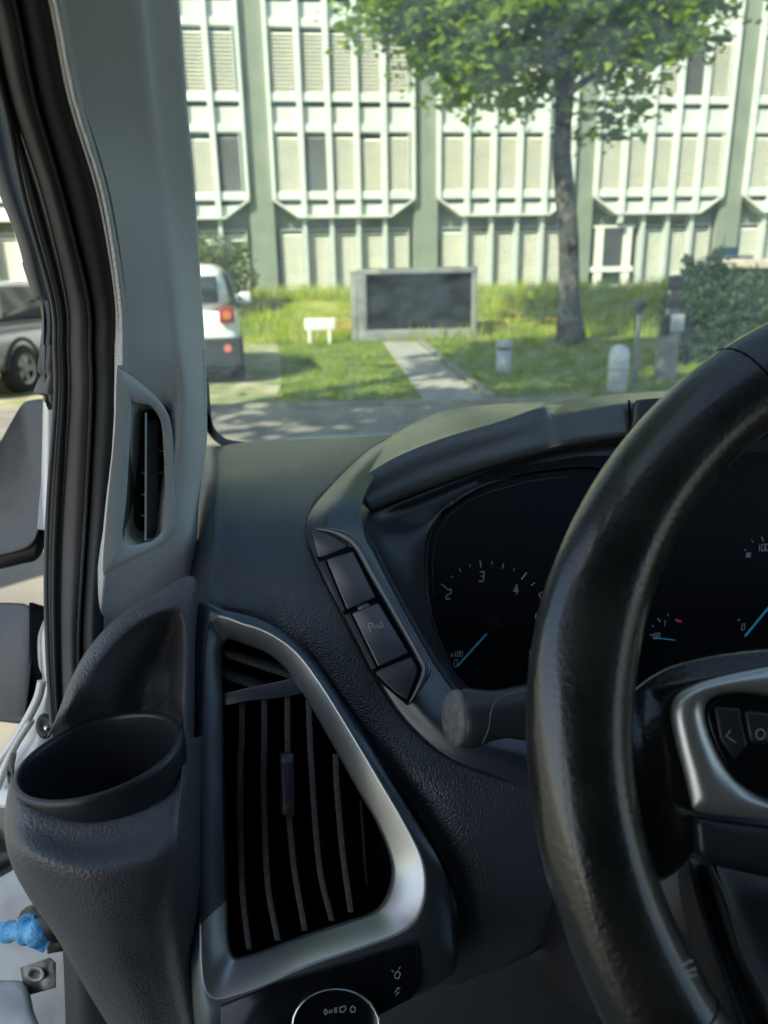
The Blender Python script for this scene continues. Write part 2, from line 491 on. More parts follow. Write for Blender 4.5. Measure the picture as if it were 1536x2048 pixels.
M['leafbush'] = leafmat('olive_leaves', [(.3, (.07, .12, .02)), (.6, (.14, .19, .04)), (.75, (.20, .24, .06))], .4, 1.2)

def PY(u, v, y):
    """world point at photo pixel (u, v) in the vertical plane y metres ahead"""
    d = ROT @ Vector(((u - 768) / F, -(v - 1024) / F, -1))
    return CAM + d * (y / d.y)
TY = 16.3
tp = [PY(1142, 692, TY) - Vector((0, 0, .25)), PY(1141, 670, TY), PY(1138, 600, TY), PY(1137, 480, TY), PY(1130, 390, TY), PY(1124, 320, TY), PY(1124, 275, TY), PY(1128, 215, TY), PY(1130, 140, TY), PY(1125, 70, TY), PY(1118, -60, TY), PY(1110, -240, TY)]
tr = [.38, .31, .225, .205, .20, .185, .175, .175, .20, .16, .13, .06]
cl = [(800, 30, 16, .95, 1.3), (880, 90, 16.4, 1.15, 1.0), (800, -90, 16, 1.4, 1), (930, 150, 15.8, .9, .9), (960, 40, 15.4, 1.2, 1.2), (1010, 150, 16.6, .9, .7), (1060, 60, 15.2, 1.2, .9), (1040, 190, 16.2, .7, .5),
      (1180, 60, 17, 1.3, .8), (1240, 130, 16.4, .8, .6), (1230, 20, 15.4, 1.3, 1.2), (1310, 20, 16, 1.15, 1.5), (1350, 90, 16.6, .75, .8), (1200, 235, 16.0, .62, .7), (1260, 200, 15.8, .5, .4),
      (900, -120, 17, 1.9, 1), (1100, -120, 15.6, 2.0, 1.0), (1300, -120, 16.5, 2.0, 1), (1050, -330, 16.3, 2.4, .8), (1280, -330, 16.3, 2.1, .8), (860, -330, 16.3, 2.0, .8), (1130, -560, 16.3, 2.2, .7), (1380, -60, 16.2, 1.0, .9), (905, 200, 16.1, .45, .5), (1290, 70, 15.2, .8, .9)]
clumps = []
for u, v, y, r, dn in cl:
    p = PY(u, v, y); clumps.append((p.x, p.y, p.z, r, dn))
limbs = [([PY(1128, 175, TY), PY(1170, 110, 16.2), PY(1240, 40, 16.1), PY(1330, -40, 16)], .13), ([PY(1125, 150, TY), PY(1070, 90, 16), PY(990, 60, 15.8), PY(880, 50, 15.9)], .12), ([PY(1128, 190, TY), PY(1190, 150, 16.6), PY(1230, 130, 16.7), PY(1300, 90, 16.8)], .09), ([PY(1122, 60, TY), PY(1060, -40, 16.8), PY(950, -150, 17)], .10), ([PY(1130, 120, TY), PY(1100, 60, 15.6), PY(1040, -20, 15.2)], .08), ([PY(1126, 240, TY), PY(1160, 225, 16.1), PY(1200, 235, 16)], .035), ([PY(1130, 200, TY), PY(1060, 170, 16.1), PY(950, 140, 16)], .05)]
base = PY(1142, 690, TY); base.z = 0
make_tree('maple_tree', tp, tr, clumps, 24000, .098, M['leaf'], limbs, 5, 'tall maple tree with slightly bent grey trunk on the lawn before the building', base)

def simple_tree(name, x, y, h, r, n, size, lm, seed, lab, trunk_r=.2, z0=0):
    rnd = random.Random(seed)
    cs = [(x + rnd.uniform(-r, r) * .6, y + rnd.uniform(-r, r) * .6, h + rnd.uniform(-r, r) * .5, r * rnd.uniform(.35, .6), 1) for _ in range(9)]
    return make_tree(name, [(x, y, z0 - .1), (x + .05, y, z0 + h * .3), (x - .05, y, z0 + h * .7), (x, y, z0 + h)], [trunk_r * 1.3, trunk_r, trunk_r * .8, trunk_r * .3], cs, n, size, lm,
                     [([(x, y, z0 + h * .5), (c[0], c[1], c[2])], trunk_r * .4) for c in cs[:5]], seed, lab, (x, y, z0))
p = PY(1600, -60, 14)
simple_tree('maple_tree', p.x + 1.1, p.y, p.z + 1.4, 2.3, 4500, .10, M['leaf'], 21, 'leafy tree whose lowest twigs hang into the top right corner', .2)

# shrubs
def shrub(name, blobs, n, size, lm, seed, lab, base, stems=8):
    rnd = random.Random(seed)
    t = empty(name, base, label=lab, cat='shrub')
    mb = MB(); bx = Vector(base)
    V = []; Fc = []; tot = sum(b_[3] ** 2 for b_ in blobs)
    for (cx, cy, cz, r) in blobs:
        for _ in range(3):
            e = Vector((cx + rnd.gauss(0, r * .4), cy + rnd.gauss(0, r * .4), cz + r * .6))
            s = Vector((cx * .4 + bx.x * .6 + rnd.gauss(0, .1), cy * .4 + bx.y * .6 + rnd.gauss(0, .1), bx.z - .05))
            mb.tube([s, (s + e) / 2 + Vector((rnd.gauss(0, .05), rnd.gauss(0, .05), 0)), e], [.02, .014, .006], 5)
        for _ in range(int(n * r * r / tot)):
            d = Vector((rnd.gauss(0, 1), rnd.gauss(0, 1), rnd.gauss(0, 1))).normalized() * r * (rnd.random() ** .4) * rnd.uniform(.8, 1.15)
            p = Vector((cx, cy, cz)) + d
            if p.z < bx.z: p.z = bx.z + rnd.random() * .1
            a = Vector((rnd.gauss(0, 1), rnd.gauss(0, 1), rnd.gauss(.6, .8))).normalized(); bb = a.cross(Vector((rnd.gauss(0, 1), rnd.gauss(0, 1), rnd.gauss(0, 1)))).normalized()
            s = size * rnd.uniform(.6, 1.3); k = len(V)
            V += [p - a * s, p + bb * s * .4, p + a * s, p - bb * s * .4]; Fc.append((k, k + 1, k + 2, k + 3))
    mb.build('stem', bark, t, smooth=True)
    mesh('foliage', V, Fc, lm, t, smooth=False)
    return t
bl = []
for u, v, y, r in [(440, 560, 20.5, .65), (470, 525, 20.5, .5), (420, 510, 20.5, .6), (480, 500, 20.6, .25), (450, 600, 20.4, .7), (395, 560, 20.5, .8), (497, 560, 20.4, .3), (340, 560, 20.5, .8)]:
    p = PY(u, v, y); bl.append((p.x, p.y, p.z, r))
shrub('shrub', bl, 6000, .07, M['leafbush'], 31, 'feathery olive green shrub against the building beside the white car', (bl[4][0], bl[4][1], .55))
bl = []
for u, v, y, r in [(1390, 560, 13, .32), (1420, 545, 13.2, .3), (1370, 620, 12.8, .45), (1440, 640, 12.6, .7), (1510, 600, 13, .55), (1400, 700, 12.6, .55), (1540, 690, 12.6, .8), (1600, 620, 12.6, .8), (1470, 730, 12.4, .6), (1640, 700, 12.4, .9), (1375, 520, 13, .10), (1436, 508, 13.2, .12), (1450, 565, 13.2, .3)]:
    p = PY(u, v, y); bl.append((p.x, p.y, p.z, r))
shrub('shrub', bl, 22000, .055, M['leafdark'], 33, 'dense dark green shrub on the right of the lawn behind the service post', (PY(1450, 700, 12.8).x, 12.8, 0))

# ------------------------------------------------------------------ office building
YAW = .12
BO = Vector((0, 24.6, 0))
bldg = empty('office_building', BO, YAW, label='pale green office block with white framed window bays and closed blinds', cat='building')
# local frame of the building: x along the facade, y away from the viewer, z up
green = add_bump(add_var(mat('green_cladding', (.30, .34, .26), .8, spec=.3), [(.3, (.20, .235, .18)), (.7, (.255, .285, .22))], 1.5, 5), 'noise', 30, .2, .01)
wv = N(green, 'ShaderNodeTexWave', wave_type='BANDS', bands_direction='X'); wv.inputs['Scale'].default_value = 4.2
tcx = N(green, 'ShaderNodeTexCoord'); L(green, tcx.outputs['Object'], wv.inputs['Vector'])
bpx = N(green, 'ShaderNodeBump'); bpx.inputs['Strength'].default_value = .5; bpx.inputs['Distance'].default_value = .02
L(green, wv.outputs['Fac'], bpx.inputs['Height']); L(green, bpx.outputs[0], bsdf(green).inputs['Normal'])
whitem = add_var(mat('white_frame', (.68, .72, .66), .5), [(.3, (.60, .65, .59)), (.7, (.70, .73, .67))], 1.2, 5)
panelm = add_var(mat('white_panel', (.68, .72, .65), .45), [(.3, (.56, .60, .53)), (.7, (.65, .68, .61))], 1.0, 5)
blindm = add_var(mat('blind_slats', (.78, .77, .62), .6), [(.3, (.74, .73, .58)), (.7, (.80, .79, .65))], .9, 4)
blindd = mat('blind_slats_grey', (.40, .41, .38), .6)
glassm = mat('dark_glazing', (.03, .04, .045), .06, spec=.8)
mull = mat('grey_mullion', (.50, .54, .50), .5)
P0, PW, STEP = -3.84, .67, 4.97           # first pillar edge, pillar width, bay step
def lm_(name, mb, m, parent=bldg, **k): return mb.build(name, m, parent, world=False, **k)
XL, XR = P0 - 3 * STEP - 1, P0 + 5 * STEP + 3
mb = MB()
mb.box(XL, XR, .30, 12, -1.0, 14.2)
lm_('wall', mb, green)
mb = MB(); mb.box(XL - .1, XR + .1, -.45, 12.2, 14.202, 14.6); lm_('roof', mb, panelm)
for k in range(-2, 6):
    mb = MB(); x = P0 + k * STEP
    mb.box(x - .03, x + PW + .03, -.06, .298, -.6, 14.2)
    lm_('pillar', mb, green)
FL = [(3.82, 5.45, 3.11), (6.44, 8.12, 5.65), (9.07, 10.75, 8.28)]
def slats(x0, x1, z0, z1, y, tilt, n=None):
    mb = MB(); n = n or int((z1 - z0) / .098); h = (z1 - z0) / n
    for i in range(n):
        zc = z0 + (i + .5) * h; c, s = math.cos(tilt), math.sin(tilt); hw = h * .50
        a = [(x0, y - s * hw, zc - c * hw), (x1, y - s * hw, zc - c * hw), (x1, y + s * hw, zc + c * hw), (x0, y + s * hw, zc + c * hw)]
        b_ = [(p[0], p[1] + .008, p[2] + .003) for p in a]
        mb.add(a + b_, [(0, 1, 2, 3), (7, 6, 5, 4), (0, 4, 5, 1), (3, 2, 6, 7)])
    return mb
proto = {}
def window(bx, i, wdt, z0, z1, y, frame_m, dark=False, bl=True, rnd=random.Random(2)):
    x0 = bx + i * wdt; g = .085
    key = (round(wdt, 3), z0, dark, bl)
    if key not in proto:
        mb = MB()
        mb.box(g, wdt - g, .10, .115, z0, z1)                                      # glazing
        mb.box(g - .03, g, -.02, .12, z0, z1, 1); mb.box(wdt - g, wdt - g + .03, -.02, .12, z0, z1, 1)
        mb.box(g, wdt - g, -.02, .12, z1 - .03, z1, 1); mb.box(g, wdt - g, -.02, .12, z0, z0 + .03, 1)
        o = lm_('window', mb, None, mats=[glassm, frame_m])
        s = slats(g + .012, wdt - g - .012, z0 + .035, z1 - .12, .03, R(46 if not dark else 64)).build('blind', blindd if dark else blindm, o, world=False)
        proto[key] = o; o.location = (x0, y, 0)
    else:
        o = proto[key].copy(); COL.objects.link(o); o.location = (x0, y, 0); o.parent = bldg
        for ch in proto[key].children:
            c = ch.copy(); COL.objects.link(c); c.parent = o
            if rnd.random() < .35 and not dark and z0 > 2:   # some blinds stop a little short of the sill
                c.scale.z = .99
    return o
for k in range(-3, 4):
    bx0 = P0 + k * STEP + PW; bx1 = P0 + (k + 1) * STEP; wd = (bx1 - bx0 - .22) / 5; b0 = bx0 + .11
    # projecting white frame with chamfered bottom corners
    yb = -.18
    mb = MB()
    for fi, (z0, z1, zb) in enumerate(FL):
        ztop = z1 + .20
        mb.box(b0, bx1 - .11, yb + .02, yb + .20, z0 - .20, z0)           # sill rail
        mb.box(b0, bx1 - .11, yb + .02, yb + .20, z1, ztop)               # head rail
        if fi > 0: mb.box(b0, bx1 - .11, yb + .10, yb + .20, zb, z0 - .34, 1)   # spandrel panel
    zt = 13.9
    mb.box(b0, bx1 - .11, yb + .10, yb + .2, 10.96, zt, 1)
    mb.box(bx0, bx0 + .11, yb - .04, .298, 3.62, zt); mb.box(bx1 - .11, bx1, yb - .04, .298, 3.62, zt)
    for i in range(1, 5):
        x = b0 + i * wd
        mb.box(x - .075, x + .075, yb - .05, yb + .2, 3.11 if i in (1, 2, 3, 4) else 3.6, zt)
    lm_('bay_frame', mb, None, mats=[whitem, panelm])
    # the chamfered transom strip under the first floor
    mb = MB(); e = .75
    V = [(bx0, 3.60), (bx0 + e, 3.10), (bx1 - e, 3.10), (bx1, 3.60)]
    V2 = [(bx0 + .18, 3.47), (bx0 + e + .05, 3.12), (bx1 - e - .05, 3.12), (bx1 - .18, 3.47)]
    A = [(x, yb + .10, z) for x, z in V2]; B = [(x, yb + .19, z) for x, z in V2]
    mb.add(A + B, [(0, 1, 2, 3), (7, 6, 5, 4), (0, 4, 5, 1), (1, 5, 6, 2), (2, 6, 7, 3), (3, 7, 4, 0)])
    for (a, b_) in ((0, 1), (1, 2), (2, 3)):
        (xa, za), (xb, zb_) = V[a], V[b_]
        mb.add([(xa, yb - .04, za), (xb, yb - .04, zb_), (xb, yb - .04, zb_ + .07), (xa, yb - .04, za + .07), (xa, .29, za), (xb, .29, zb_), (xb, .29, zb_ + .07), (xa, .29, za + .07)],
               [(0, 1, 2, 3), (7, 6, 5, 4), (0, 4, 5, 1), (1, 5, 6, 2), (2, 6, 7, 3), (3, 7, 4, 0)])
    lm_('chamfered_panel', mb, panelm)
    for zz in (6.13, 8.76, 3.50):
        mb = MB(); mb.box(b0, bx1 - .11, yb + .205, yb + .22, zz - .05, zz + .14)
        lm_('ventilation_slot', mb, glassm)
    # windows
    for i in range(5):
        for fi, (z0, z1, zb) in enumerate(FL[:2]):
            if k == -3 and fi == 1: continue
            window(b0, i, wd, z0, z1, yb + .06, whitem, dark=((k, fi, i) in {(0, 0, 1), (-1, 0, 4), (2, 1, 3)}))
        if k == 2 and i in (0, 1): continue
        window(b0, i, wd, 1.02, 2.80, .12, mull)
    mb = MB()
    for i in range(1, 5):
        if k == 2 and i == 1: mb.box(b0 + wd - .07, b0 + wd + .07, -.20, -.02, 2.85, 3.4); continue
        x = b0 + i * wd; mb.box(x - .06, x + .06, -.08, .298, .85, 3.2)
    mb.box(b0, bx1 - .11, -.02, .298, .80, 1.0)
    lm_('mullion', mb, mull)
# glazed door in the third bay
k = 2; bx0 = P0 + k * STEP + PW + .11
mb = MB(); x0, x1 = bx0 + .02, bx0 + 1.42
mb.box(x0, x1, .10, .12, .75, 2.78)
D = lm_('door', mb, glassm)
mb = MB()
for xa in (x0 + .10, x1 - .36): mb.box(xa, xa + .26, .02, .099, .70, 2.72)
mb.box(x0 - .28, x1, .0, .018, 1.38, 1.55)
mb.box(x0, x1, .03, .098, 2.72, 2.80)
mb.build('door_frame', add_var(mat('cream_frame', (.78, .78, .66), .5), [(.3, (.74, .74, .62)), (.7, (.82, .82, .72))], 2, 3), D, world=False)

# ------------------------------------------------------------------ street furniture
# concrete display / utility box
t = empty('utility_box', (0.85, 18.1, 0), .02, label='low concrete utility housing with a dark mesh front beside the path', cat='utility box')
conc = add_bump(add_var(mat('concrete', (.22, .23, .22), .9), [(.3, (.14, .15, .145)), (.7, (.27, .275, .26))], 3, 8), 'noise', 40, .4, .01)
mb = MB(); wB, hB = 2.72, 1.58
mb.box(-wB / 2, wB / 2, -.42, -.20, 0, .24); mb.box(-wB / 2, wB / 2, -.42, -.20, hB - .12, hB)
mb.box(-wB / 2, -wB / 2 + .20, -.42, -.20, .24, hB - .12); mb.box(wB / 2 - .12, wB / 2, -.42, -.20, .24, hB - .12)
mb.box(-wB / 2, wB / 2, -.198, .62, 0, hB)
mb.build('housing', conc, t, world=False, bevel=.012)
mb = MB(); mesh_m = mat('dark_mesh', (.014, .018, .020), .7, spec=.2)
mb.box(-wB / 2 + .2, wB / 2 - .12, -.29, -.27, .24, hB - .12)
for i in range(44): x = -wB / 2 + .22 + i * .054; mb.box(x, x + .02, -.31, -.291, .24, hB - .12)
mb.build('grille', mesh_m, t, world=False)
mb = MB(); mb.box(-wB / 2 - .16, -wB / 2 - .01, -.30, .5, 0, hB - .06); mb.build('side_plate', conc, t, world=False, bevel=.01)

# white sign on two legs
p = PY(641, 672, 17.1)
t = empty('garden_sign', (p.x, 17.1, 0), label='small blank white sign board on two short legs by the grass bank', cat='sign')
mb = MB(); mb.box(-.34, .34, -.03, .03, .30, .56); mb.build('board', whitem, t, world=False, bevel=.02)
for x in (-.24, .2):
    mb = MB(); mb.box(x - .035, x + .035, -.025, .025, -.05, .299); mb.build('leg', whitem, t, world=False, bevel=.008)

# bollards
galv = add_var(mat('galvanised', (.38, .42, .44), .55, metal=.2), [(.3, (.30, .34, .36)), (.7, (.48, .51, .52))], 9, 6)
def lathe(prof, n=24, c=(0, 0)):
    V = []; Fc = []
    for r, z in prof:
        for k in range(n): a = 2 * math.pi * k / n; V.append((c[0] + r * math.cos(a), c[1] + r * math.sin(a), z))
    for i in range(len(prof) - 1):
        for k in range(n):
            q = (k + 1) % n; Fc.append((i * n + k, i * n + q, (i + 1) * n + q, (i + 1) * n + k))
    Fc.append(tuple(range(n))[::-1]); Fc.append(tuple((len(prof) - 1) * n + k for k in range(n)))
    return V, Fc
t = empty('bollard', (1.84, 11.4, 0), label='short grey cylindrical bollard with a flat capped top standing in the shaded lawn', cat='bollard', group='bollards on the lawn')
V, Fc = lathe([(.115, -.05), (.115, .36)]); mesh('post', V, Fc, galv, t, world=False)
V, Fc = lathe([(.095, .362), (.095, .40)]); mesh('neck', V, Fc, M['black'], t, world=False)
V, Fc = lathe([(.120, .402), (.124, .41), (.124, .49), (.115, .505)]); mesh('cap', V, Fc, galv, t, world=False)
t = empty('bollard', (2.93, 9.35, 0), label='wider pale round topped bollard at the edge of the road', cat='bollard', group='bollards on the lawn')
V, Fc = lathe([(.125, -.05), (.125, .46), (.118, .52), (.095, .57), (.05, .60), (.01, .608)]); mesh('post', V, Fc, add_var(mat('pale_bollard', (.55, .60, .60), .5), [(.35, (.38, .43, .44)), (.6, (.64, .68, .66))], 7, 6), t, world=False)
V, Fc = lathe([(.128, .30), (.128, .34)]); mesh('band', V, Fc, galv, t, world=False)
# thin post light
p = PY(1273, 700, 10.3)
t = empty('post_light', (p.x, 10.3, 0), label='thin grey pole with a small dark lamp head standing on the lawn', cat='lamp')
zt_ = PY(1276, 605, 10.3).z
V, Fc = lathe([(.038, -.05), (.034, .2), (.026, zt_ - .14)], 14); mesh('pole', V, Fc, mat('grey_pole', (.12, .14, .15), .5), t, world=False)
V, Fc = lathe([(.04, zt_ - .139), (.05, zt_ - .12), (.05, zt_ - .07), (.085, zt_ - .06), (.08, zt_ + .01), (.03, zt_ + .03)], 18); mesh('lamp_head', V, Fc, mat('dark_lamp', (.03, .035, .04), .5), t, world=False)
# service post with boxes
p = PY(1335, 700, 10.4)
t = empty('service_post', (p.x, 10.4, 0), .15, label='stout grey service post carrying two black boxes and a white plate beside the dark shrub', cat='post')
zz = lambda v: PY(1335, v, 10.4).z
mb = MB(); mb.box(-.13, .12, -.08, .08, -.05, zz(655)); mb.box(-.045, .10, -.05, .05, zz(655), zz(548)); mb.build('post', conc, t, world=False, bevel=.01)
for v in (552, 588):
    mb = MB(); mb.box(-.12, .05, -.16, -.055, zz(v + 28), zz(v)); mb.build('black_box', M['black'], t, world=False, bevel=.008)
mb = MB(); mb.box(-.06, .13, -.14, -.085, zz(662), zz(628)); mb.build('plate', galv, t, world=False, bevel=.006)
mb = MB(); mb.box(-.17, -.065, -.13, -.083, zz(668), zz(628)); mb.build('side_box', M['black'], t, world=False, bevel=.006)
# louvred wall to the right
p0 = PY(1436, 560, 15.5)
t = empty('louvred_wall', (p0.x, 15.5, 0), .03, label='low brown louvred wall with a pinkish coping behind the dark shrub', cat='wall')
zc1 = PY(1480, 518, 15.5).z; zc0 = PY(1480, 537, 15.5).z
mb = MB(); mb.box(-.25, 6, -.2, .25, zc0, zc1); mb.build('coping', add_var(mat('pink_stone', (.50, .42, .34), .8), [(.3, (.42, .35, .29)), (.7, (.56, .48, .40))], 6, 5), t, world=False, bevel=.01)
mb = MB(); mb.box(-.15, 6, -.05, .2, -.1, zc0 - .002)
z = .1
while z < zc0 - .1: mb.box(-.15, 6, -.12, -.05, z, z + .06); z += .13
mb.build('louvres', mat('brown_louvre', (.12, .10, .09), .7), t, world=False)
# blue chair-like frame seen against the ground floor windows
p = PY(1475, 520, 20)
t = empty('garden_chair', (p.x, 20, gz(0, 20)), .4, label='blue folding chair standing on the bank before the right hand windows', cat='chair')
bluem = mat('blue_plastic', (.06, .16, .26), .5)
h0 = PY(1475, 512, 20).z - gz(0, 20); z0 = .45
mb = MB(); mb.box(-.28, .28, -.25, .25, h0 - .16, h0); mb.build('seat', bluem, t, world=False, bevel=.02)
mb = MB(); mb.box(-.28, .28, .25, .29, h0 + .02, h0 + .22); mb.build('backrest', bluem, t, world=False, bevel=.02)
for x in (-.25, .25):
    for y in (-.22, .25):
        mb = MB(); mb.tube([(x, y, -.05), (x, y, h0 - .161 if y < 0 else h0 + .5)], .015, 8); mb.build('leg', bluem, t, world=False, smooth=True)

# ------------------------------------------------------------------ parked cars
def section(pts): return [Vector(p) for p in pts]
def car(name, loc, rz, paint, prof, greenh, lab, wid=1.8, lng=4.2, boxy=True):
    """car heading +y in its own frame, rear bumper at y=0"""
    t = empty(name, loc, rz, label=lab, cat='car')
    hw = wid / 2
    # body: lower half loft along y; (y, zbottom, zbelt, halfwidth scale)
    loops = []
    for y, zb, zt, s in prof:
        h = hw * s
        loops.append([(-h * .86, y, zb), (-h * .98, y, zb + .12), (-h, y, zb + .4), (-h * .985, y, zt - .12), (-h * .90, y, zt), (0, y, zt + .025), (h * .90, y, zt), (h * .985, y, zt - .12), (h, y, zb + .4), (h * .98, y, zb + .12), (h * .86, y, zb), (0, y, zb)])
    def local(name, loops, m, par=t, sub=2, caps=True, **k):
        n = len(loops[0]); V = [p for l in loops for p in l]; Fc = []
        for i in range(len(loops) - 1):
            for j in range(n):
                q = (j + 1) % n; Fc.append((i * n + j, i * n + q, (i + 1) * n + q, (i + 1) * n + j))
        if caps: Fc.append(tuple(range(n))[::-1]); Fc.append(tuple((len(loops) - 1) * n + j for j in range(n)))
        return mesh(name, V, Fc, m, par, world=False, sub=sub, **k)
    body = local('body', loops, paint)
    # cabin
    loops = []
    for y, z, s, zlow in greenh:
        h = hw * s; hb = hw * .90
        loops.append([(-hb, y, zlow - .05), (-(hb + h) / 2 * 1.0, y, (zlow + z) / 2), (-h, y, z - .06), (-h * .8, y, z), (h * .8, y, z), (h, y, z - .06), ((hb + h) / 2 * 1.0, y, (zlow + z) / 2), (hb, y, zlow - .05)])
    local('cabin', loops, paint, sub=2)
    return t, local, hw
tyre = mat('tyre', (.02, .02, .02), .85)
rimm = mat('alloy', (.45, .46, .46), .35, metal=.8)
blk = mat('black_trim', (.02, .022, .024), .6)
lred = mat('red_lens', (.26, .015, .015), .25, coat=.5)
lor = mat('orange_lens', (.50, .17, .05), .2)
def wheel(t, x, y, r=.34, w_=.22):
    s = 1 if x > 0 else -1
    V = []; Fc = []; n = 28
    prof = [(r * .62, -w_ / 2), (r * .95, -w_ / 2), (r, -w_ / 2 + .03), (r, w_ / 2 - .03), (r * .95, w_ / 2), (r * .62, w_ / 2)]
    for rr, a in prof:
        for k in range(n): q = 2 * math.pi * k / n; V.append((x + a * s, y + rr * math.cos(q), r + rr * math.sin(q)))
    for i in range(5):
        for k in range(n): q = (k + 1) % n; Fc.append((i * n + k, i * n + q, (i + 1) * n + q, (i + 1) * n + k))
    o = mesh('wheel', V, Fc, tyre, t, world=False)
    mb = MB()
    for k in range(5):
        a = 2 * math.pi * k / 5
        d = Vector((0, math.cos(a), math.sin(a))); e = Vector((0, -math.sin(a), math.cos(a))); c = Vector((x + s * (w_ / 2 - .03), y, r))
        mb.add([c + d * .04 - e * .035, c + d * .04 + e * .035, c + d * r * .64 + e * .055, c + d * r * .64 - e * .055] + [p - Vector((s * .03, 0, 0)) for p in [c + d * .04 - e * .035, c + d * .04 + e * .035, c + d * r * .64 + e * .055, c + d * r * .64 - e * .055]],
               [(0, 1, 2, 3), (7, 6, 5, 4), (0, 4, 5, 1), (1, 5, 6, 2), (2, 6, 7, 3), (3, 7, 4, 0)])
    mb.tube([(x + s * (w_ / 2 - .05), y, r), (x + s * (w_ / 2 - .01), y, r)], .06, 14)
    L2 = tubeg([Vector((x + s * (w_ / 2 - .02), y + r * .62 * math.cos(q), r + r * .62 * math.sin(q))) for q in [2 * math.pi * k / 24 for k in range(25)]], .018, 6)
    V2 = [p for l in L2 for p in l]; F2 = [(i * 6 + j, i * 6 + (j + 1) % 6, (i + 1) * 6 + (j + 1) % 6, (i + 1) * 6 + j) for i in range(24) for j in range(6)]
    mb.add(V2, F2)
    mb.build('rim', rimm, o, world=False)
    mb = MB(); mb.tube([(x - s * w_ * .4, y, r), (x + s * .02, y, r)], r * .64, 20); mb.build('brake_disc', blk, o, world=False)
# white boxy SUV: rear right corner in view
carw = mat('car_white', (.74, .77, .72), .25, coat=.6)
SX = -2.86
t, local, hw = car('parked_car', (SX, 10.75, 0), R(10), carw,
    [(.06, .30, .98, .93), (.10, .28, 1.05, .98), (.8, .26, 1.06, 1.0), (3.2, .26, 1.04, 1.0), (3.9, .28, .98, .97), (4.15, .32, .85, .88)],
    [(.10, 1.55, .72, 1.0), (.22, 1.67, .78, 1.0), (1.5, 1.70, .80, 1.0), (2.4, 1.64, .78, 1.0), (3.15, 1.08, .80, 1.0)],
    'white boxy car seen from its rear corner with red tail lamps and black bumper', 1.80)
mb = MB(); mb.box(-hw * .985, hw * .985, -.06, .35, .26, .66); mb.box(-hw * .9, hw * .9, -.03, .3, .20, .262); mb.build('bumper', blk, t, world=False, bevel=.05)
for s in (-1, 1):
    mb = MB(); c = s * .72
    mb.box(c - .105, c + .105, -.0, .14, .86, 1.08); o = mb.build('tail_lamp', lred, t, world=False, bevel=.025)
    V = []; mb = MB(); mb.tube([(c, -.012, .97), (c, .004, .97)], .062, 18); mb.build('indicator', lor, o, world=False, smooth=False)
    mb = MB(); mb.tube([(s * .70, -.085, .52), (s * .70, -.04, .52)], .055, 16); mb.build('reflector', mat('pink_lens', (.6, .16, .13), .2), t, world=False)
mb = MB(); mb.box(-.62, .62, .07, .12, 1.13, 1.50); mb.build('rear_window', glassm, t, world=False, bevel=.05)
for s in (-1, 1):
    mb = MB(); mb.add([(s * .895, .35, 1.10), (s * .895, 2.9, 1.10), (s * .78, 2.2, 1.56), (s * .76, .45, 1.56), (s * .86, .35, 1.10), (s * .86, 2.9, 1.10), (s * .74, 2.2, 1.56), (s * .72, .45, 1.56)], [(0, 1, 2, 3), (7, 6, 5, 4), (0, 4, 5, 1), (1, 5, 6, 2), (2, 6, 7, 3), (3, 7, 4, 0)])
    mb.build('side_window', glassm, t, world=False)
    mb = MB(); mb.box(s * 1.0 - .11, s * 1.0 + .11, 2.75, 2.87, 1.02, 1.22); mb.build('wing_mirror', carw, t, world=False, bevel=.05)
    for y in (.75, 3.35): wheel(t, s * .80, y)
    mb = MB(); mb.box(s * .66 - .03, s * .66 + .03, .35, 2.2, 1.71, 1.76); mb.build('roof_rail', blk, t, world=False, bevel=.01)
# grey hatchback at the far left
carg = mat('car_grey', (.34, .35, .36), .25, metal=.4, coat=.6)
t, local, hw = car('parked_car', (-5.88, 9.75, 0), R(-6), carg,
    [(.03, .34, .92, .90), (.10, .30, 1.0, .97), (.8, .26, 1.0, 1.0), (3.2, .26, .96, 1.0), (3.95, .28, .86, .95), (4.2, .34, .72, .84)],
    [(.18, 1.10, .84, .95), (.45, 1.42, .76, .95), (1.3, 1.52, .78, .95), (2.2, 1.48, .78, .95), (3.2, 1.0, .82, .95)],
    'silver grey car with dark alloy wheel parked at the far left edge', 1.80)
mb = MB(); mb.box(-hw * .95, hw * .95, -.05, .3, .24, .50); mb.build('bumper', blk, t, world=False, bevel=.06)
for s in (-1, 1):
    mb = MB(); mb.box(s * .78 - .12, s * .78 + .12, .0, .30, .80, .94); mb.build('tail_lamp', lred, t, world=False, bevel=.04)
    mb = MB(); mb.add([(s * .885, .5, 1.03), (s * .885, 2.9, 1.0), (s * .77, 2.1, 1.40), (s * .75, .75, 1.42), (s * .85, .5, 1.03), (s * .85, 2.9, 1.0), (s * .73, 2.1, 1.40), (s * .71, .75, 1.42)], [(0, 1, 2, 3), (7, 6, 5, 4), (0, 4, 5, 1), (1, 5, 6, 2), (2, 6, 7, 3), (3, 7, 4, 0)])
    mb.build('side_window', glassm, t, world=False)
    for y in (.85, 3.4):
        wheel(t, s * .80, y, .33)
        V2 = [Vector((s * .885, y + .40 * math.cos(q), .33 + .40 * math.sin(q))) for q in [math.pi * k / 14 for k in range(15)]]
        mb = MB(); mb.tube(V2, .03, 6); mb.build('wheel_arch', blk, t, world=False, smooth=True)
mb = MB(); mb.add([(-.6, .06, 1.02), (.6, .06, 1.02), (.54, .40, 1.40), (-.54, .40, 1.40), (-.6, .12, 1.0), (.6, .12, 1.0), (.54, .46, 1.38), (-.54, .46, 1.38)], [(0, 1, 2, 3), (7, 6, 5, 4), (0, 4, 5, 1), (1, 5, 6, 2), (2, 6, 7, 3), (3, 7, 4, 0)]); mb.build('rear_window', glassm, t, world=False)

